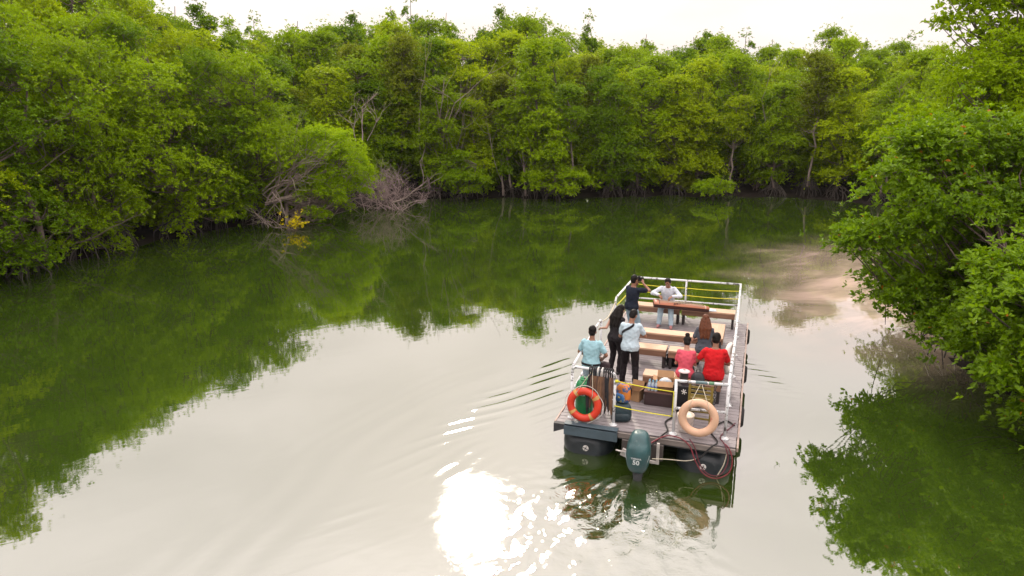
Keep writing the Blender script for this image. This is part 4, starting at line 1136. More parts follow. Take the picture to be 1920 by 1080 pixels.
# umbrellas hooked over the port stern rail
UB = [M("tan pleated cloth", (0.21, 0.115, 0.066), 0.85, var=0.4, scale=9, stretch=(6, 6, 0.7)), M("dark cloth", (0.022, 0.022, 0.026), 0.8, var=0.3), M("brown pleated cloth", (0.125, 0.070, 0.048), 0.85, var=0.4, scale=9, stretch=(6, 6, 0.7))]
ru = random.Random(8)
ul = {0: "tan", 1: "black", 2: "brown"}
order = [1, 2, 0, 0, 2, 0, 0, 2, 1, 1, 0, 2]
nth = {}
for i, kx in enumerate(order):
    x = -1.12 + i * 0.039
    nth[kx] = nth.get(kx, 0) + 1
    word = ["first", "second", "third", "fourth", "fifth"][nth[kx] - 1]
    t = on_raft("umbrella", x, 0.215, 1.05, f"furled {ul[kx]} umbrella hooked on the stern rail, {word} {ul[kx]} one from the left", "umbrella", "furled umbrellas hooked over the port stern rail", ru.uniform(-0.12, 0.12))
    hook = [(0, -0.045, -0.02), (0, -0.045, 0.015), (0, -0.028, 0.042), (0, 0, 0.047), (0, 0.028, 0.042), (0, 0.045, 0.015), (0, 0.045, -0.10)]
    hook = [(a, -b, c) for a, b, c in hook]
    MB().tube(hook, 0.014, 8).build("hook_handle", WHITE if i in (4, 6) else BLACK, t)
    ln = ru.uniform(0.66, 0.82)
    lean_ = ru.uniform(-0.05, 0.05); b0 = Vector((0, -0.045, -0.10)); b1 = Vector((lean_, -0.02, -0.10 - ln))
    n_ = 14; rings = []
    for j in range(7):
        f = j / 6; c_ = b0.lerp(b1, f); rad = [0.014, 0.034, 0.042, 0.044, 0.036, 0.024, 0.008][j]
        rings.append([c_ + Vector((math.cos(2 * math.pi * k / n_) * rad * (1.18 if k % 2 else 0.82), math.sin(2 * math.pi * k / n_) * rad * (1.18 if k % 2 else 0.82), 0)) for k in range(n_)])
    MB().loft(rings, smooth=False).build("furled_canopy", UB[kx], t)
    MB().cyl(b1, b1 + Vector((lean_ * 0.1, 0.0, -0.07)), 0.005, 0.003, 6).build("ferrule", STEEL, t)

# bags by the port stern rail
def backpack(name, x, y, z, dims, mat, trim, label, rz=0.0, tiltx=0.0):
    t = on_raft(name, x, y, z, label, "backpack", None, rz)
    a, b, h = dims
    rings = []
    for f, s in ((0, 0.80), (0.04, 0.96), (0.3, 1.02), (0.65, 0.97), (0.85, 0.86), (0.95, 0.62), (1.0, 0.25)):
        rings.append([(q[0], q[2] + tiltx * f * h, f * h) for q in selli(0, 0, a / 2 * s, b / 2 * s, 0, 3.2, 24)])
    MB().loft(rings).build("bag_body", mat, t)
    rings = [[(q[0], q[2] - b * 0.5, 0.05 * h + f * h * 0.45) for q in selli(0, 0, a * 0.38 * s, b * 0.20 * s, 0, 3.0, 20)] for f, s in ((0, 0.8), (0.1, 1), (0.8, 1), (1.0, 0.7))]
    MB().loft(rings).build("front_pocket", trim, t)
    for s in (-1, 1):
        MB().tube([(s * a * 0.24, b * 0.42, h * 0.85), (s * a * 0.30, b * 0.68, h * 0.6), (s * a * 0.30, b * 0.62, h * 0.3), (s * a * 0.26, b * 0.44, h * 0.08)], 0.014, 6).build("shoulder_strap", BLACK, t)
    MB().tube([(-0.04, b * 0.1, h * 0.96), (-0.03, b * 0.1, h * 1.06), (0.03, b * 0.1, h * 1.06), (0.04, b * 0.1, h * 0.96)], 0.009, 6).build("grab_handle", BLACK, t)
    return t
backpack("backpack", -0.56, 0.50, 0, (0.40, 0.28, 0.34), M("dark teal nylon", (0.018, 0.040, 0.050), 0.6, var=0.4, scale=8, bump=0.5, bscale=12), M("teal pocket", (0.014, 0.030, 0.038), 0.6, var=0.3), "dark teal backpack slumped at the foot of the port stern post", 0.3)
backpack("backpack", -0.54, 0.56, 0.345, (0.28, 0.20, 0.36), M("orange and blue nylon", (0.62, 0.20, 0.03), 0.6, var=0.2, scale=4, second=(0.03, 0.10, 0.24), thr=0.5), M("blue pocket", (0.03, 0.12, 0.30), 0.6, second=(0.6, 0.5, 0.08), thr=0.55), "orange and blue backpack on top of the dark teal one", -0.5)
backpack("backpack", 0.75, 1.62, 0, (0.30, 0.22, 0.70), M("black nylon", (0.016, 0.017, 0.021), 0.6, var=0.4, bump=0.4, bscale=14), M("charcoal pocket", (0.03, 0.033, 0.04), 0.6), "tall black backpack between the pink and red shirts", 0.2)
backpack("backpack", 0.08, 3.72, 0, (0.40, 0.26, 0.30), M("black canvas", (0.012, 0.012, 0.013), 0.8, var=0.4, bump=0.4, bscale=14), M("black pocket", (0.015, 0.015, 0.016), 0.7), "black bag on the deck under the third row of benches", 0.9)

# ------------------------------------------------------------------ outboard motor
t = on_raft("outboard_motor", -0.03, -0.62, 0, "outboard motor under a green teal cover on the stern bracket", "motor")
rings = []
for z, rx, ry, cy, k in ((-0.42, 0.115, 0.12, 0.02, 2.6), (-0.39, 0.145, 0.165, 0.01, 2.8), (-0.30, 0.185, 0.215, 0.0, 3.0), (-0.15, 0.212, 0.250, 0.0, 3.0), (0.02, 0.210, 0.260, 0.01, 3.0), (0.10, 0.196, 0.250, 0.02, 3.0),
                         (0.145, 0.190, 0.232, 0.035, 2.8), (0.16, 0.178, 0.218, 0.04, 2.8), (0.24, 0.160, 0.180, 0.06, 2.6), (0.29, 0.125, 0.135, 0.075, 2.4), (0.31, 0.06, 0.07, 0.08, 2.2)):
    rings.append([(p[0], p[2] + cy, z) for p in selli(0, 0, rx, ry, 0, k, 30)])
TEAL = M("green teal cover cloth", (0.022, 0.072, 0.077), 0.36, var=0.28, scale=4, bump=0.5, bscale=8, second=(0.055, 0.10, 0.10), thr=0.62)
cov = MB().loft(rings).build("engine_cover", TEAL, t)
cov.modifiers.new("s", 'SUBSURF').levels = 1; cov.modifiers["s"].render_levels = 1
TXT = M("pale print", (0.62, 0.66, 0.66), 0.5, var=0.05)
def text(body, size, loc, name, parent, bold=0.0):
    cu = bpy.data.curves.new(name, 'FONT'); cu.body = body; cu.size = size; cu.align_x = 'CENTER'; cu.align_y = 'CENTER'
    cu.extrude = 0.0015; cu.offset = bold; cu.space_character = 1.05
    ob = bpy.data.objects.new(name, cu); col.objects.link(ob)
    me = bpy.data.meshes.new_from_object(ob.evaluated_get(bpy.context.evaluated_depsgraph_get()))
    col.objects.unlink(ob); bpy.data.objects.remove(ob)
    me.materials.clear(); me.materials.append(TXT)
    q = bpy.data.objects.new(name, me); col.objects.link(q); q.parent = parent
    q.location = loc; q.rotation_euler = (R(90), 0, 0)
    return q
text("50", 0.115, (0.0, -0.2555, -0.135), "number_print", cov, 0.003)
text("YAMAHA", 0.042, (0.0, -0.256, -0.06), "name_print", cov, 0.001)
for s in (-1, 1):
    MB().box((s * 0.192, -0.155, -0.10), (0.006, 0.02, 0.16), Matrix.Rotation(s * 0.25, 3, 'Y')).build("side_flash", TXT, cov)
MB().tube([(0, 0.02, -0.40), (0, 0.03, -0.62), (0, 0.0, -1.0)], [0.10, 0.075, 0.06], 12).build("drive_leg", DARKST, t)
MB().box((0, 0.30, -0.22), (0.24, 0.12, 0.28)).box((0, 0.18, -0.20), (0.14, 0.14, 0.12)).build("clamp_bracket", DARKST, t, bevel=0.01)
DWS = M("dirty white steel", (0.56, 0.52, 0.48), 0.5, var=0.25, scale=6)
MB().box((0.30, 0.30, -0.16), (0.05, 0.045, 0.36)).build("frame_upright", DWS, t, bevel=0.004)
MB().box((0.20, 0.30, -0.366), (0.26, 0.045, 0.05)).build("frame_foot", DWS, t, bevel=0.004)
MB().box((-0.27, 0.27, -0.26), (0.16, 0.05, 0.14), Matrix.Rotation(0.35, 3, 'Y')).build("frame_gusset", DWS, t, bevel=0.004)
MB().cyl((-0.44, 0.22, -0.20), (-0.22, 0.22, -0.22), 0.014).build("steering_rod", DWS, t)
MB().box((0, 0.47, -0.25), (0.75, 0.06, 0.30)).build("transom_board", M("transom", (0.06, 0.05, 0.045), 0.8, var=0.3), t, bevel=0.004)

REDH = M("dark red hose", (0.16, 0.014, 0.022), 0.45, var=0.3, scale=12)
def hose(pts, r, mat, label, name="hose"):
    P = [Vector(p) for p in pts]; out = []
    for i in range(len(P) - 1):
        a, b, c, d = P[max(i - 1, 0)], P[i], P[i + 1], P[min(i + 2, len(P) - 1)]
        for k in range(7):
            t_ = k / 7
            out.append(0.5 * ((2 * b) + (c - a) * t_ + (2 * a - 5 * b + 4 * c - d) * t_ * t_ + (3 * b - a - 3 * c + d) * t_ ** 3))
    out.append(P[-1])
    out = [W(*q) for q in out]
    return tag(MB().tube([q - out[0] for q in out], r, 8).build(name, mat, loc=out[0]), label, "hose")
hose([(0.10, -0.45, 0.02), (0.24, -0.25, 0.06), (0.40, -0.03, 0.05), (0.62, -0.02, 0.03), (0.80, -0.10, -0.06), (0.92, -0.16, -0.30), (1.08, -0.20, -0.50), (1.30, -0.20, -0.55), (1.50, -0.16, -0.42), (1.54, -0.10, -0.20), (1.46, -0.05, 0.0), (1.36, 0.05, 0.03)], 0.012, REDH, "dark red hose looping from the motor below the starboard stern corner")
hose([(0.78, 0.02, 0.02), (0.88, -0.09, -0.06), (1.00, -0.17, -0.34), (1.16, -0.19, -0.50), (1.36, -0.19, -0.47), (1.47, -0.12, -0.22), (1.40, -0.03, 0.02), (1.30, 0.3, 0.02), (1.46, 0.75, 0.02), (1.53, 0.95, 0.03)], 0.010, M("maroon hose", (0.10, 0.012, 0.022), 0.5), "thin maroon hose looping beside the red one at the starboard corner")
hose([(0.16, -0.42, 0.0), (0.30, -0.05, 0.05), (0.36, 0.25, 0.02), (0.28, 0.6, 0.02), (0.42, 0.9, 0.02)], 0.016, RUBBER, "black hose running from the motor up onto the deck")
hose([(0.85, -0.04, -0.38), (1.00, -0.10, -0.24), (1.16, -0.09, -0.02), (1.26, 0.08, 0.02), (1.12, 0.5, 0.02), (1.35, 1.0, 0.02), (1.52, 0.85, 0.02)], 0.014, RUBBER, "black hose crossing the starboard stern corner of the deck")
hose([(0.20, -0.55, -0.18), (0.45, -0.35, -0.25), (0.75, -0.15, -0.33), (0.95, -0.06, -0.30)], 0.008, CREAM, "thin pale cable from the motor to the starboard float", "cable")
hose([(1.44, -0.02, -0.10), (1.40, -0.04, -0.35), (1.30, -0.08, -0.58)], 0.010, CREAM, "thin rope end dangling from the starboard stern corner into the water", "rope_end")

# ------------------------------------------------------------------ people
SKIN = M("brown skin", (0.27, 0.130, 0.080), 0.5, var=0.08, scale=10)
SKIN2 = M("light skin", (0.40, 0.215, 0.150), 0.5, var=0.08, scale=10)
HAIRB = M("black hair", (0.009, 0.007, 0.006), 0.45, var=0.3, scale=20, stretch=(6, 6, 0.6), spec=0.12)
HAIRR = M("reddish brown hair", (0.105, 0.034, 0.014), 0.42, var=0.5, scale=16, stretch=(6, 6, 0.6), second=(0.20, 0.085, 0.025), thr=0.6, spec=0.2)
def cloth(name, rgb, **k):
    return M(name, rgb, 0.85, var=0.10, scale=5, bump=0.55, bscale=13, spec=0.2, **k)
FIG = []
def ik(a, c, l1, l2, pole):
    a, c, pole = Vector(a), Vector(c), Vector(pole)
    d = c - a; L = min(d.length, (l1 + l2) * 0.995); d.normalize(); c = a + d * L
    x = (l1 * l1 - l2 * l2 + L * L) / (2 * L); h = math.sqrt(max(0, l1 * l1 - x * x))
    p = pole - d * pole.dot(d)
    p.normalize()
    return a + d * x + p * h, c
def skin_obj(mb_, name, mat, parent, voxel, smooth=3, dec=None, wr=0.0):
    o_ = mb_.build(name, mat, parent)
    m_ = o_.modifiers.new("r", 'REMESH'); m_.mode = 'VOXEL'; m_.voxel_size = voxel; m_.use_smooth_shade = True
    if wr:
        tx = bpy.data.textures.get("wrinkle") or bpy.data.textures.new("wrinkle", 'CLOUDS'); tx.noise_scale = 0.07
        dm = o_.modifiers.new("d", 'DISPLACE'); dm.texture = tx; dm.strength = wr; dm.mid_level = 0.5
    s_ = o_.modifiers.new("s", 'SMOOTH'); s_.factor = 0.5; s_.iterations = smooth
    if dec:
        d_ = o_.modifiers.new("c", 'DECIMATE'); d_.ratio = dec
    FIG.append(o_)
    return o_
def capsule(mb_, p0, p1, r0, r1, n=12):
    p0, p1 = Vector(p0), Vector(p1)
    d = (p1 - p0); L = d.length
    if L < 1e-5: return mb_.ell(p0, (r0, r0, r0))
    d.normalize()
    path, rad = [], []
    for a in (80, 50, 20): path.append(p0 - d * r0 * math.sin(R(a))); rad.append(r0 * math.cos(R(a)))
    path += [p0, p1]; rad += [r0, r1]
    for a in (20, 50, 80): path.append(p1 + d * r1 * math.sin(R(a))); rad.append(r1 * math.cos(R(a)))
    return mb_.tube(path, rad, n)
def hand(mb_, wrist, d, palm_n, side, curl, s=1.0):
    """palm, four fingers of unequal length with knuckle bends, and a thumb from the side of the palm"""
    w_, d, pn = Vector(wrist), Vector(d).normalized(), Vector(palm_n)
    pn = (pn - d * pn.dot(d)).normalized(); lat = d.cross(pn).normalized() * side      # lat: towards the thumb
    for q in (-0.5, 0, 0.5):
        capsule(mb_, w_ + lat * q * 0.03 * s, w_ + d * 0.085 * s + lat * q * 0.052 * s, 0.015 * s, 0.0135 * s, 8)
    for k, (q, ln) in enumerate(((0.031, 0.068), (0.011, 0.076), (-0.010, 0.071), (-0.029, 0.056))):
        p = w_ + d * 0.088 * s + lat * q * s; dd = d + lat * q * 1.6; dd.normalize()
        for seg, f in ((0, 0.45), (1, 0.32), (2, 0.23)):
            c_, s2 = math.cos(curl), math.sin(curl)
            dd = (dd * c_ + pn * s2).normalized()
            e = p + dd * ln * f * s; capsule(mb_, p, e, 0.0098 * s, 0.0090 * s, 7); p = e
    p = w_ + d * 0.028 * s + lat * 0.026 * s; dd = (d * 0.62 + lat * 0.72 + pn * 0.30).normalized()
    for ln in (0.038, 0.032):
        e = p + dd * ln * s; capsule(mb_, p, e, 0.0118 * s, 0.0100 * s, 7); p = e; dd = (dd + d * 0.5 + pn * 0.35).normalized()

def person(x, y, z, yaw, label, S=1.0, female=False, pelvis=0.93, lean=4, side=0, twist=0, head=(0, 0), skin=SKIN, hair='short', hairmat=HAIRB,
           shirt=None, sleeve='short', trousers=None, shoes=None, hands=((0.25, 0.1, 0.85), (-0.25, 0.1, 0.85)), poles=((0.5, -1, 0), (-0.5, -1, 0)),
           feet=((0.11, 0.02), (-0.11, 0.0)), knee=(0, 1, 0.1), footz=0.0, cuff='ankle', fdir=None, palm=None, curl=0.45, stomach=0.0, toe=(0.12, -0.12)):
    t = tag(empty("person", W(x, y, z), -AZ + yaw), label, "person", "people aboard the raft")
    t.scale = (S, S, S)
    up = Vector((math.sin(R(side)), math.sin(R(lean)), math.cos(R(lean)))).normalized()
    rt = Vector((math.cos(R(twist)), math.sin(R(twist)), 0)); rt = (rt - up * rt.dot(up)).normalized()
    fw = up.cross(rt).normalized()
    pel = Vector((0, 0, pelvis)); nb = pel + up * 0.51
    sw = 0.140 if female else 0.163
    sh = [nb + rt * s * sw - up * 0.072 for s in (1, -1)]
    hp = [pel + Vector((s * 0.09, 0, -0.04)) for s in (1, -1)]
    el, wr = [], []
    for i in range(2):
        e, w_ = ik(sh[i], hands[i], 0.29, 0.25, poles[i]); el.append(e); wr.append(w_)
    kn, an = [], []
    for i in range(2):
        kk = knee[i] if isinstance(knee[0], (tuple, list)) else knee
        k_, a_ = ik(hp[i], (feet[i][0], feet[i][1], 0.085 + (feet[i][2] if len(feet[i]) > 2 else footz)), 0.43, 0.415, kk); kn.append(k_); an.append(a_)
    # head frame
    hy, hpit = R(head[0]), R(head[1])
    hf = Vector((-math.sin(hy) * math.cos(hpit), math.cos(hy) * math.cos(hpit), -math.sin(hpit)))
    hr = Vector((math.cos(hy), math.sin(hy), 0)); hu = hr.cross(hf).normalized()
    hm = Matrix((hr, hf, hu)).transposed()
    hc = nb + up * 0.052 + hu * 0.112 + hf * 0.02
    def hp_(a, b, c): return hc + hm @ Vector((a, b, c))
    wst = 0.122 if female else 0.142 + stomach * 0.4
    prof = [(-0.10, 0.15, 0.115), (0.0, 0.168, 0.125), (0.13, wst, 0.105 + stomach), (0.26, 0.150 if female else 0.160, 0.112 + stomach * 0.5), (0.37, 0.150 if female else 0.172, 0.108), (0.445, sw * 0.80, 0.085), (0.49, 0.075, 0.066), (0.52, 0.055, 0.058)]
    def torso(mb_, inf, lo=-1, hi=9, flare=0.0):
        rings = []
        for h, a, b in prof:
            if h < lo or h > hi: continue
            u_ = up if h > 0.13 else Vector((0, 0, 1)).lerp(up, max(0, h / 0.13)).normalized()
            c_ = pel + up * h if h > 0 else pel + Vector((0, 0, h))
            fi = inf + (flare if h < 0.05 else 0)
            rings.append([c_ + rt * (a + fi) * math.cos(q) + fw * (b + fi) * math.sin(q) for q in [2 * math.pi * j / 20 for j in range(20)]])
        mb_.loft(rings)
    body = MB()
    torso(body, 0.0)
    capsule(body, nb - up * 0.03, hp_(0, -0.02, -0.07), 0.058, 0.054)
    body.ell(hp_(0, 0, 0.018), (0.074, 0.093, 0.102), hm, 20, 14).ell(hp_(0, 0.028, -0.062), (0.053, 0.062, 0.060), hm)
    capsule(body, hp_(0, 0.090, 0.012), hp_(0, 0.108, -0.022), 0.011, 0.015, 8)
    body.ell(hp_(0, 0.080, -0.066), (0.026, 0.016, 0.012), hm, 10, 6)
    body.ell(hp_(0, 0.078, 0.035), (0.052, 0.020, 0.012), hm, 12, 6)
    for s in (-1, 1): body.ell(hp_(s * 0.076, -0.008, -0.012), (0.012, 0.022, 0.034), hm, 10, 8)
    for i, s in ((0, 1), (1, -1)):
        capsule(body, sh[i], el[i], 0.048 if not female else 0.040, 0.039 if not female else 0.033)
        capsule(body, el[i], wr[i], 0.039 if not female else 0.033, 0.027 if not female else 0.023)
        body.ell(sh[i], (0.055, 0.055, 0.055))
        fd = (wr[i] - el[i]).normalized() if fdir is None or fdir[i] is None else Vector(fdir[i])
        pn = Vector((-s * 0.6, 0.2, -0.7)) if palm is None else Vector(palm[i])
        hand(body, wr[i], fd, pn, s * (1 if fd.cross(pn).dot(Vector((-s, 0, 0.3))) * s > 0 else -1), curl, 0.95 if female else 1.0)
        capsule(body, hp[i], kn[i], 0.082, 0.055); capsule(body, kn[i], an[i], 0.055, 0.038)
        td = Vector((math.sin(toe[i]), math.cos(toe[i]), 0))
        capsule(body, an[i] + Vector((0, 0, -0.05)) - td * 0.03, an[i] + Vector((0, 0, -0.062)) + td * 0.13, 0.03, 0.02)
    b_ = skin_obj(body, "body", skin, t, 0.0065, 2, 0.35)
    for s in (-1, 1):
        MB().ell(hp_(s * 0.030, 0.083, 0.014), (0.013, 0.009, 0.008), hm, 8, 6).build("eye", M("dark eye", (0.015, 0.012, 0.01), 0.25), t)
    MB().ell(hp_(0, 0.0935, -0.066), (0.024, 0.006, 0.005), hm, 8, 6).build("mouth", M("lip", (0.20, 0.070, 0.060), 0.5), t)
    # hair
    hb = MB()
    hb.ell(hp_(0, -0.014, 0.036), (0.083, 0.098, 0.098), hm, 20, 12)
    hb.ell(hp_(0, -0.045, -0.010), (0.074, 0.062, 0.082), hm, 16, 10)
    if hair == 'long':
        for s in (-1, 0, 1):
            p0 = hp_(s * 0.045, -0.055, 0.0); p1 = nb + rt * s * 0.085 - fw * 0.085 - up * 0.02; p2 = nb + rt * s * 0.075 - fw * 0.135 - up * 0.24
            capsule(hb, p0, p1, 0.058, 0.060); capsule(hb, p1, p2, 0.060, 0.030)
        for s in (-1, 1):
            capsule(hb, hp_(s * 0.070, 0.01, 0.01), nb + rt * s * 0.105 - fw * 0.01 - up * 0.04, 0.034, 0.040)
    if hair == 'bun':
        hb.ell(hp_(0, -0.055, 0.142), (0.052, 0.052, 0.048))
        capsule(hb, hp_(0, -0.04, 0.10), hp_(0, -0.055, 0.135), 0.03, 0.03)
    skin_obj(hb, "hair", hairmat, t, 0.009, 1, wr=0.022)
    # clothes
    if shirt:
        sb = MB(); torso(sb, 0.024, lo=-0.2, hi=0.495, flare=0.012)
        for i in range(2):
            sb.ell(sh[i], (0.070, 0.070, 0.064))
            if sleeve == 'long':
                capsule(sb, sh[i], el[i], 0.062, 0.058); capsule(sb, el[i], el[i].lerp(wr[i], 0.93), 0.057, 0.043)
            elif sleeve == 'short':
                capsule(sb, sh[i], sh[i].lerp(el[i], 0.66), 0.067 if not female else 0.060, 0.064 if not female else 0.057)
        skin_obj(sb, "shirt", shirt, t, 0.011, 3, wr=0.030)
    if trousers:
        tb = MB(); torso(tb, 0.019, lo=-0.2, hi=0.14)
        for i in range(2):
            capsule(tb, hp[i], kn[i], 0.104, 0.078)
            capsule(tb, kn[i], kn[i].lerp(an[i], 0.97 if cuff == 'ankle' else 0.8), 0.077, 0.064)
        skin_obj(tb, "trousers", trousers, t, 0.011, 3, wr=0.030)
    if shoes:
        for i in range(2):
            td = Vector((math.sin(toe[i]), math.cos(toe[i]), 0))
            fb = MB()
            capsule(fb, an[i] + Vector((0, 0, -0.046)) - td * 0.04, an[i] + Vector((0, 0, -0.052)) + td * 0.15, 0.042, 0.034)
            fb.ell(an[i] + Vector((0, 0, -0.010)), (0.048, 0.048, 0.04))
            skin_obj(fb, "shoe", shoes, t, 0.009, 2)
    return t, dict(wr=wr, el=el, sh=sh, nb=nb, up=up, rt=rt, fw=fw, pel=pel, hc=hc, hm=hm, an=an, kn=kn)

NAVY = cloth("navy cotton", (0.012, 0.017, 0.030)); JEANS = cloth("pale jeans", (0.25, 0.36, 0.44)); BLK = cloth("black trousers cloth", (0.014, 0.011, 0.013))
WHT = cloth("white cotton", (0.56, 0.60, 0.66)); LBLUE = cloth("ice blue cotton", (0.47, 0.58, 0.64)); AQUA = cloth("aqua cotton", (0.30, 0.50, 0.56))
PALEB = cloth("pale blue trousers cloth", (0.40, 0.52, 0.60)); GREYB = cloth("grey blue trousers cloth", (0.32, 0.39, 0.46)); CHAR = cloth("charcoal cotton", (0.075, 0.085, 0.105))
PINK = cloth("bright pink cotton", (0.62, 0.090, 0.130)); RED = cloth("bright red cotton", (0.52, 0.012, 0.016)); BLKTOP = cloth("black top", (0.020, 0.018, 0.020))
S_RED = M("red shoe", (0.42, 0.02, 0.025), 0.6); S_BLK = M("black shoe", (0.015, 0.014, 0.014), 0.5); S_PINK = M("pink slipper", (0.46, 0.20, 0.20), 0.7)

p1, k1 = person(-1.18, 5.05, 0, R(-32), "man in navy T-shirt and pale jeans raising a camera to photograph the musician", 0.985, hands=((0.12, 0.26, 1.50), (-0.06, 0.28, 1.48)), poles=((1.0, 0.1, -0.7), (-0.8, 0.2, -0.8)),
       head=(0, 4), shirt=NAVY, trousers=JEANS, shoes=S_BLK, fdir=((-0.5, 0.3, 0.8), (0.3, 0.3, 0.85)), palm=((-0.8, 0.2, 0.1), (0.8, 0.3, 0.1)), curl=0.7)
p2, k2 = person(-0.50, 6.90, 0, R(180), "seated musician in white playing a long zither across his knees", 1.0, pelvis=0.56, lean=17, head=(0, 38), stomach=0.02,
       hands=((0.20, 0.42, 0.86), (-0.15, 0.43, 0.85)), poles=((1, -0.25, -0.25), (-1, -0.25, -0.25)), feet=((0.15, 0.46), (-0.17, 0.50)), knee=(0, 0.6, 1), shirt=WHT, sleeve='long', trousers=PALEB, shoes=S_PINK,
       fdir=((-0.55, 0.35, -0.38), (0.5, 0.4, -0.35)), palm=((0, -0.2, -1), (0, -0.2, -1)), curl=0.55)
p3, k3 = person(-1.13, 2.72, 0, R(-18), "woman with long black hair in black sleeveless top leaning on the port rail", 0.925, female=True, lean=10, side=-2, head=(-45, 28), skin=SKIN2, hair='long', shirt=BLKTOP, sleeve='none', trousers=BLK, shoes=S_BLK,
       hands=((0.12, 0.30, 1.02), (-0.38, -0.02, 1.08)), poles=((0.6, -0.6, -0.5), (0.15, -0.9, -0.6)))
p4, k4 = person(-0.70, 2.12, 0, R(6), "man in pale blue T-shirt with black strap across his back, looking down, black trousers", 0.985, lean=5, head=(-22, 34), shirt=LBLUE, trousers=BLK, shoes=S_RED,
       hands=((0.13, 0.30, 1.10), (-0.06, 0.30, 1.12)), poles=((1, -0.5, -0.5), (-0.7, -0.5, -0.6)), feet=((0.15, -0.10), (-0.15, 0.10)), toe=(0.35, -0.1))
p5, k5 = person(-1.28, 0.98, 0, R(-4), "man in aqua shirt and dark belt standing behind the hooked umbrellas", 0.945, lean=3, head=(5, 8), shirt=AQUA, trousers=GREYB, shoes=S_BLK,
       hands=((0.20, 0.22, 0.98), (-0.16, 0.25, 0.98)), poles=((0.9, -0.6, -0.2), (-0.9, -0.6, -0.2)))
p6, k6 = person(0.72, 3.50, 0, R(4), "seated woman with long reddish brown hair and charcoal top", 0.97, female=True, pelvis=0.56, lean=7, head=(6, 14), skin=SKIN2, hair='long', hairmat=HAIRR, shirt=CHAR, trousers=BLK, shoes=S_BLK,
       hands=((0.12, 0.34, 0.66), (-0.22, 0.30, 0.66)), poles=((0.45, -0.9, -0.4), (-0.45, -0.9, -0.4)), feet=((0.12, 0.46), (-0.12, 0.44)), knee=(0, 0.6, 1))
p7, k7 = person(0.47, 1.93, 0, R(2), "seated woman with hair in a bun and bright pink T-shirt", 0.95, female=True, pelvis=0.56, lean=10, head=(4, 26), skin=SKIN2, hair='bun', shirt=PINK, trousers=BLK, shoes=S_BLK,
       hands=((0.12, 0.36, 0.66), (-0.14, 0.36, 0.66)), poles=((0.45, -0.9, -0.4), (-0.45, -0.9, -0.4)), feet=((0.12, 0.46), (-0.12, 0.44)), knee=(0, 0.6, 1))
p8, k8 = person(1.03, 1.93, 0, R(4), "seated man with short black hair and bright red T-shirt", 1.06, pelvis=0.545, lean=8, head=(-12, 16), shirt=RED, trousers=BLK, shoes=S_BLK,
       hands=((0.16, 0.36, 0.66), (-0.20, 0.34, 0.74)), poles=((0.7, -0.8, -0.3), (-0.7, -0.8, -0.3)), feet=((0.13, 0.46), (-0.13, 0.44)), knee=(0, 0.6, 1), stomach=0.02)
# small things worn: strap and belt
def on_surface(k, h, q, a, b):
    return k['pel'] + k['up'] * h + k['rt'] * a * math.cos(q) + k['fw'] * b * math.sin(q)
pts = [on_surface(k4, h, R(q), a, b) for h, q, a, b in ((0.50, -55, 0.10, 0.105), (0.46, -75, 0.15, 0.118), (0.41, -100, 0.19, 0.137), (0.35, -130, 0.20, 0.146), (0.29, -160, 0.196, 0.14), (0.24, 175, 0.192, 0.14), (0.22, 140, 0.188, 0.14))]
sm = MB()
rings = []
for i, p in enumerate(pts):
    a_ = (pts[min(i + 1, len(pts) - 1)] - pts[max(i - 1, 0)]).normalized(); c_ = k4['pel'] + k4['up'] * (p - k4['pel']).dot(k4['up'])
    nrm = (p - c_).normalized(); w_ = a_.cross(nrm).normalized()
    rings.append([p + w_ * 0.024 + nrm * 0.004, p - w_ * 0.024 + nrm * 0.004, p - w_ * 0.024 - nrm * 0.006, p + w_ * 0.024 - nrm * 0.006])
sm.loft(rings, smooth=False).build("bag_strap", BLACK, p4)
rings = []
for q in range(29):
    a_ = 2 * math.pi * q / 28
    b0 = on_surface(k5, -0.03, a_, 0.205, 0.165); b1 = on_surface(k5, 0.015, a_, 0.205, 0.163)
    c0 = on_surface(k5, 0.015, a_, 0.19, 0.15); c1 = on_surface(k5, -0.03, a_, 0.19, 0.15)
    rings.append([b0, b1, c0, c1])
sm = MB().loft(rings, smooth=False, cap=False).build("belt", BLACK, p5)

# things held
def held(name, P, k, local, label, cat):
    m_ = Matrix.Rotation(P.rotation_euler.z, 4, 'Z')
    w_ = P.location + m_ @ (Vector(local) * P.scale.x)
    e = empty(name, w_, P.rotation_euler.z); return tag(e, label, cat)
hc_ = k1['hc'] + k1['hm'] @ Vector((0.01, 0.165, 0.01))
t = held("camera", p1, k1, hc_, "black camera held up by the man in navy", "camera")
MB().box((0, 0, 0), (0.135, 0.06, 0.095)).build("camera_body", BLACK, t, bevel=0.01)
MB().box((0, 0, 0.06), (0.05, 0.05, 0.03)).build("viewfinder", BLACK, t, bevel=0.006)
MB().cyl((0, 0.03, 0), (0, 0.13, 0), 0.036, 0.038, 18).build("lens", DARKST, t)
for P, k, lab in ((p4, k4, "dark phone held by the man with the strap"),):
    c_ = (k['wr'][0] + k['wr'][1]) / 2 + Vector((0, 0.09, 0.03))
    t = held("phone", P, k, c_, lab, "phone")
    ph = MB().box((0, 0, 0), (0.075, 0.012, 0.15), Matrix.Rotation(R(-45), 3, 'X')).build("phone_body", BLACK, t, bevel=0.004)
    MB().box((0, -0.0055, 0.0055), (0.068, 0.002, 0.14), Matrix.Rotation(R(-45), 3, 'X')).build("screen", M("dark glass", (0.02, 0.022, 0.03), 0.1), t)
c_ = Vector((0.27, 0.10, 0.84))
t = held("shoulder_bag", p5, k5, c_, "small dark shoulder bag at the hip of the man in aqua", "bag")
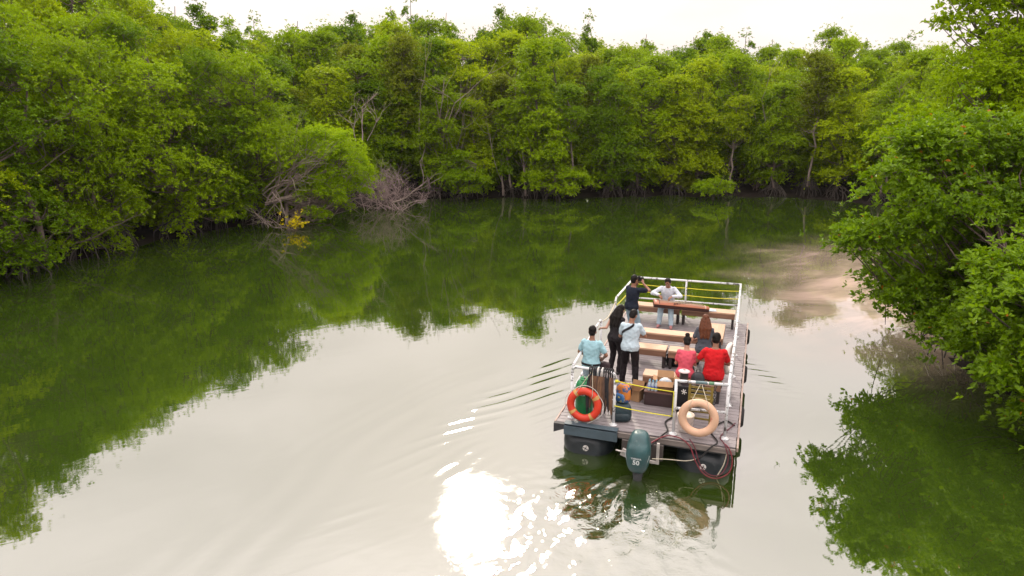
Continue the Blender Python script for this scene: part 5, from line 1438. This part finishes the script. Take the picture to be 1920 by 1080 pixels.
MB().loft([[(q[0], q[2], z) for q in selli(0, 0, 0.11 * s, 0.05 * s, 0, 3, 20)] for z, s in ((-0.10, 0.8), (-0.08, 1), (0.06, 1), (0.10, 0.8))]).build("bag_body", M("dark plum nylon", (0.028, 0.015, 0.018), 0.7), t)
MB().tube([(-0.09, 0, 0.09), (-0.12, -0.02, 0.22), (-0.05, -0.02, 0.26)], 0.008, 6).build("carry_strap", BLACK, t)

# ------------------------------------------------------------------ zither
za, zb = Vector((-0.80, 6.26, 0.705)), Vector((0.60, 6.64, 0.565))
zd = (W(*zb) - W(*za)); zl = zd.length; zd.normalize()
zr = empty("zither", W(*za)); tag(zr, "long brown wooden zither lying across the musician's knees", "zither")
zx = zd; zz = (Vector((0, 0, 1)) - zx * zx.z).normalized(); zy = zz.cross(zx)
tilt_ = Matrix.Rotation(R(10), 3, zx)
zy = tilt_ @ zy; zz = tilt_ @ zz
zr.rotation_euler = Matrix((zx, zy, zz)).transposed().to_euler()
ZW = M("zither soundboard", (0.36, 0.125, 0.062), 0.45, var=0.2, scale=2, stretch=(0.8, 10, 10)); ZD = M("zither side", (0.045, 0.016, 0.012), 0.45, var=0.25)
rings_t, rings_b = [], []
for i in range(15):
    f = i / 14; hw = 0.140 - 0.05 * f; ht = 0.045 - (0.02 * (f - 0.8) / 0.2 if f > 0.8 else 0)
    rings_t.append([(f * zl, hw * math.cos(math.pi * j / 12), 0.012 + ht * math.sin(math.pi * j / 12)) for j in range(13)])
MB().loft(rings_t).build("soundboard", ZW, zr)
rings = []
for i in range(15):
    f = i / 14; hw = 0.142 - 0.05 * f
    rings.append([(f * zl, -hw, 0.010), (f * zl, -hw, -0.075), (f * zl, hw, -0.075), (f * zl, hw, 0.010)])
MB().loft(rings, smooth=False).build("side_board", ZD, zr)
for i in range(12):
    yy = -0.095 + 0.19 * i / 11; xx = 0.36 * zl + 0.044 * i
    s0, s1 = 0.10 * zl, 0.90 * zl
    MB().tube([(s0, yy, 0.066), (xx, yy * 0.95, 0.100), (s1, yy * 0.75, 0.056)], 0.0016, 4).build("string", CREAM, zr)
    MB().loft([[(xx - 0.014, yy - 0.016, 0.046), (xx + 0.014, yy - 0.016, 0.046), (xx + 0.014, yy + 0.016, 0.046), (xx - 0.014, yy + 0.016, 0.046)],
               [(xx - 0.004, yy * 0.95 - 0.005, 0.099), (xx + 0.004, yy * 0.95 - 0.005, 0.099), (xx + 0.004, yy * 0.95 + 0.005, 0.099), (xx - 0.004, yy * 0.95 + 0.005, 0.099)]], smooth=False).build("string_bridge", ZD, zr)
MB().tube([(0.10 * zl, 0.115 * math.cos(a), 0.018 + 0.045 * math.sin(a)) for a in [math.pi * j / 8 for j in range(9)]], 0.009, 6).build("head_bridge", ZD, zr)
MB().tube([(0.93 * zl, 0.10 * math.cos(a), 0.018 + 0.032 * math.sin(a)) for a in [math.pi * j / 8 for j in range(9)]], 0.010, 6).build("tail_binding", CREAM, zr)
t = on_raft("cloth", 0.60, 6.84, 0.452, "folded pale blue cloth on the bow bench under the zither's tail", "cloth", None, 0.3)
rc = random.Random(4)
m = MB(); vs = []; fs = []
for i in range(13):
    for j in range(9):
        vs.append((-0.19 + 0.38 * i / 12, -0.10 + 0.20 * j / 8, 0.028 + rc.uniform(-0.012, 0.012) - (0.02 if i in (0, 12) or j in (0, 8) else 0)))
for i in range(12):
    for j in range(8): fs.append((i * 9 + j, (i + 1) * 9 + j, (i + 1) * 9 + j + 1, i * 9 + j + 1))
m.add(vs, fs, True)
o_ = m.build("cloth_fold", cloth("pale blue cloth", (0.50, 0.58, 0.62)), t)
sd_ = o_.modifiers.new("so", 'SOLIDIFY'); sd_.thickness = 0.012; sd_.offset = -1

# bake the figures' modifiers once
dg = bpy.context.evaluated_depsgraph_get()
done = []
for o_ in FIG:
    me = bpy.data.meshes.new_from_object(o_.evaluated_get(dg))
    me.polygons.foreach_set("use_smooth", [True] * len(me.polygons))
    done.append((o_, me))
for o_, me in done:
    o_.modifiers.clear(); o_.data = me
# ------------------------------------------------------------------ labels that two or three look-alikes would share
same = {}
for o_ in sc.objects:
    if o_.parent is None and o_.get("category") and o_.get("label") and o_.name.startswith("mangrove_"):
        same.setdefault(o_["label"], []).append(o_)
for lab, os_ in same.items():
    if len(os_) < 2: continue
    os_.sort(key=lambda q: px_of(q.location.x, q.location.y, 5)[0])
    words = {2: ["left", "right"], 3: ["left", "middle", "right"], 4: ["first", "second", "third", "last"]}.get(len(os_), None)
    if words:
        for q, w_ in zip(os_, words): q["label"] = f"{w_} of {(0, 1, 'two', 'three', 'four')[len(os_)]}: {lab}"
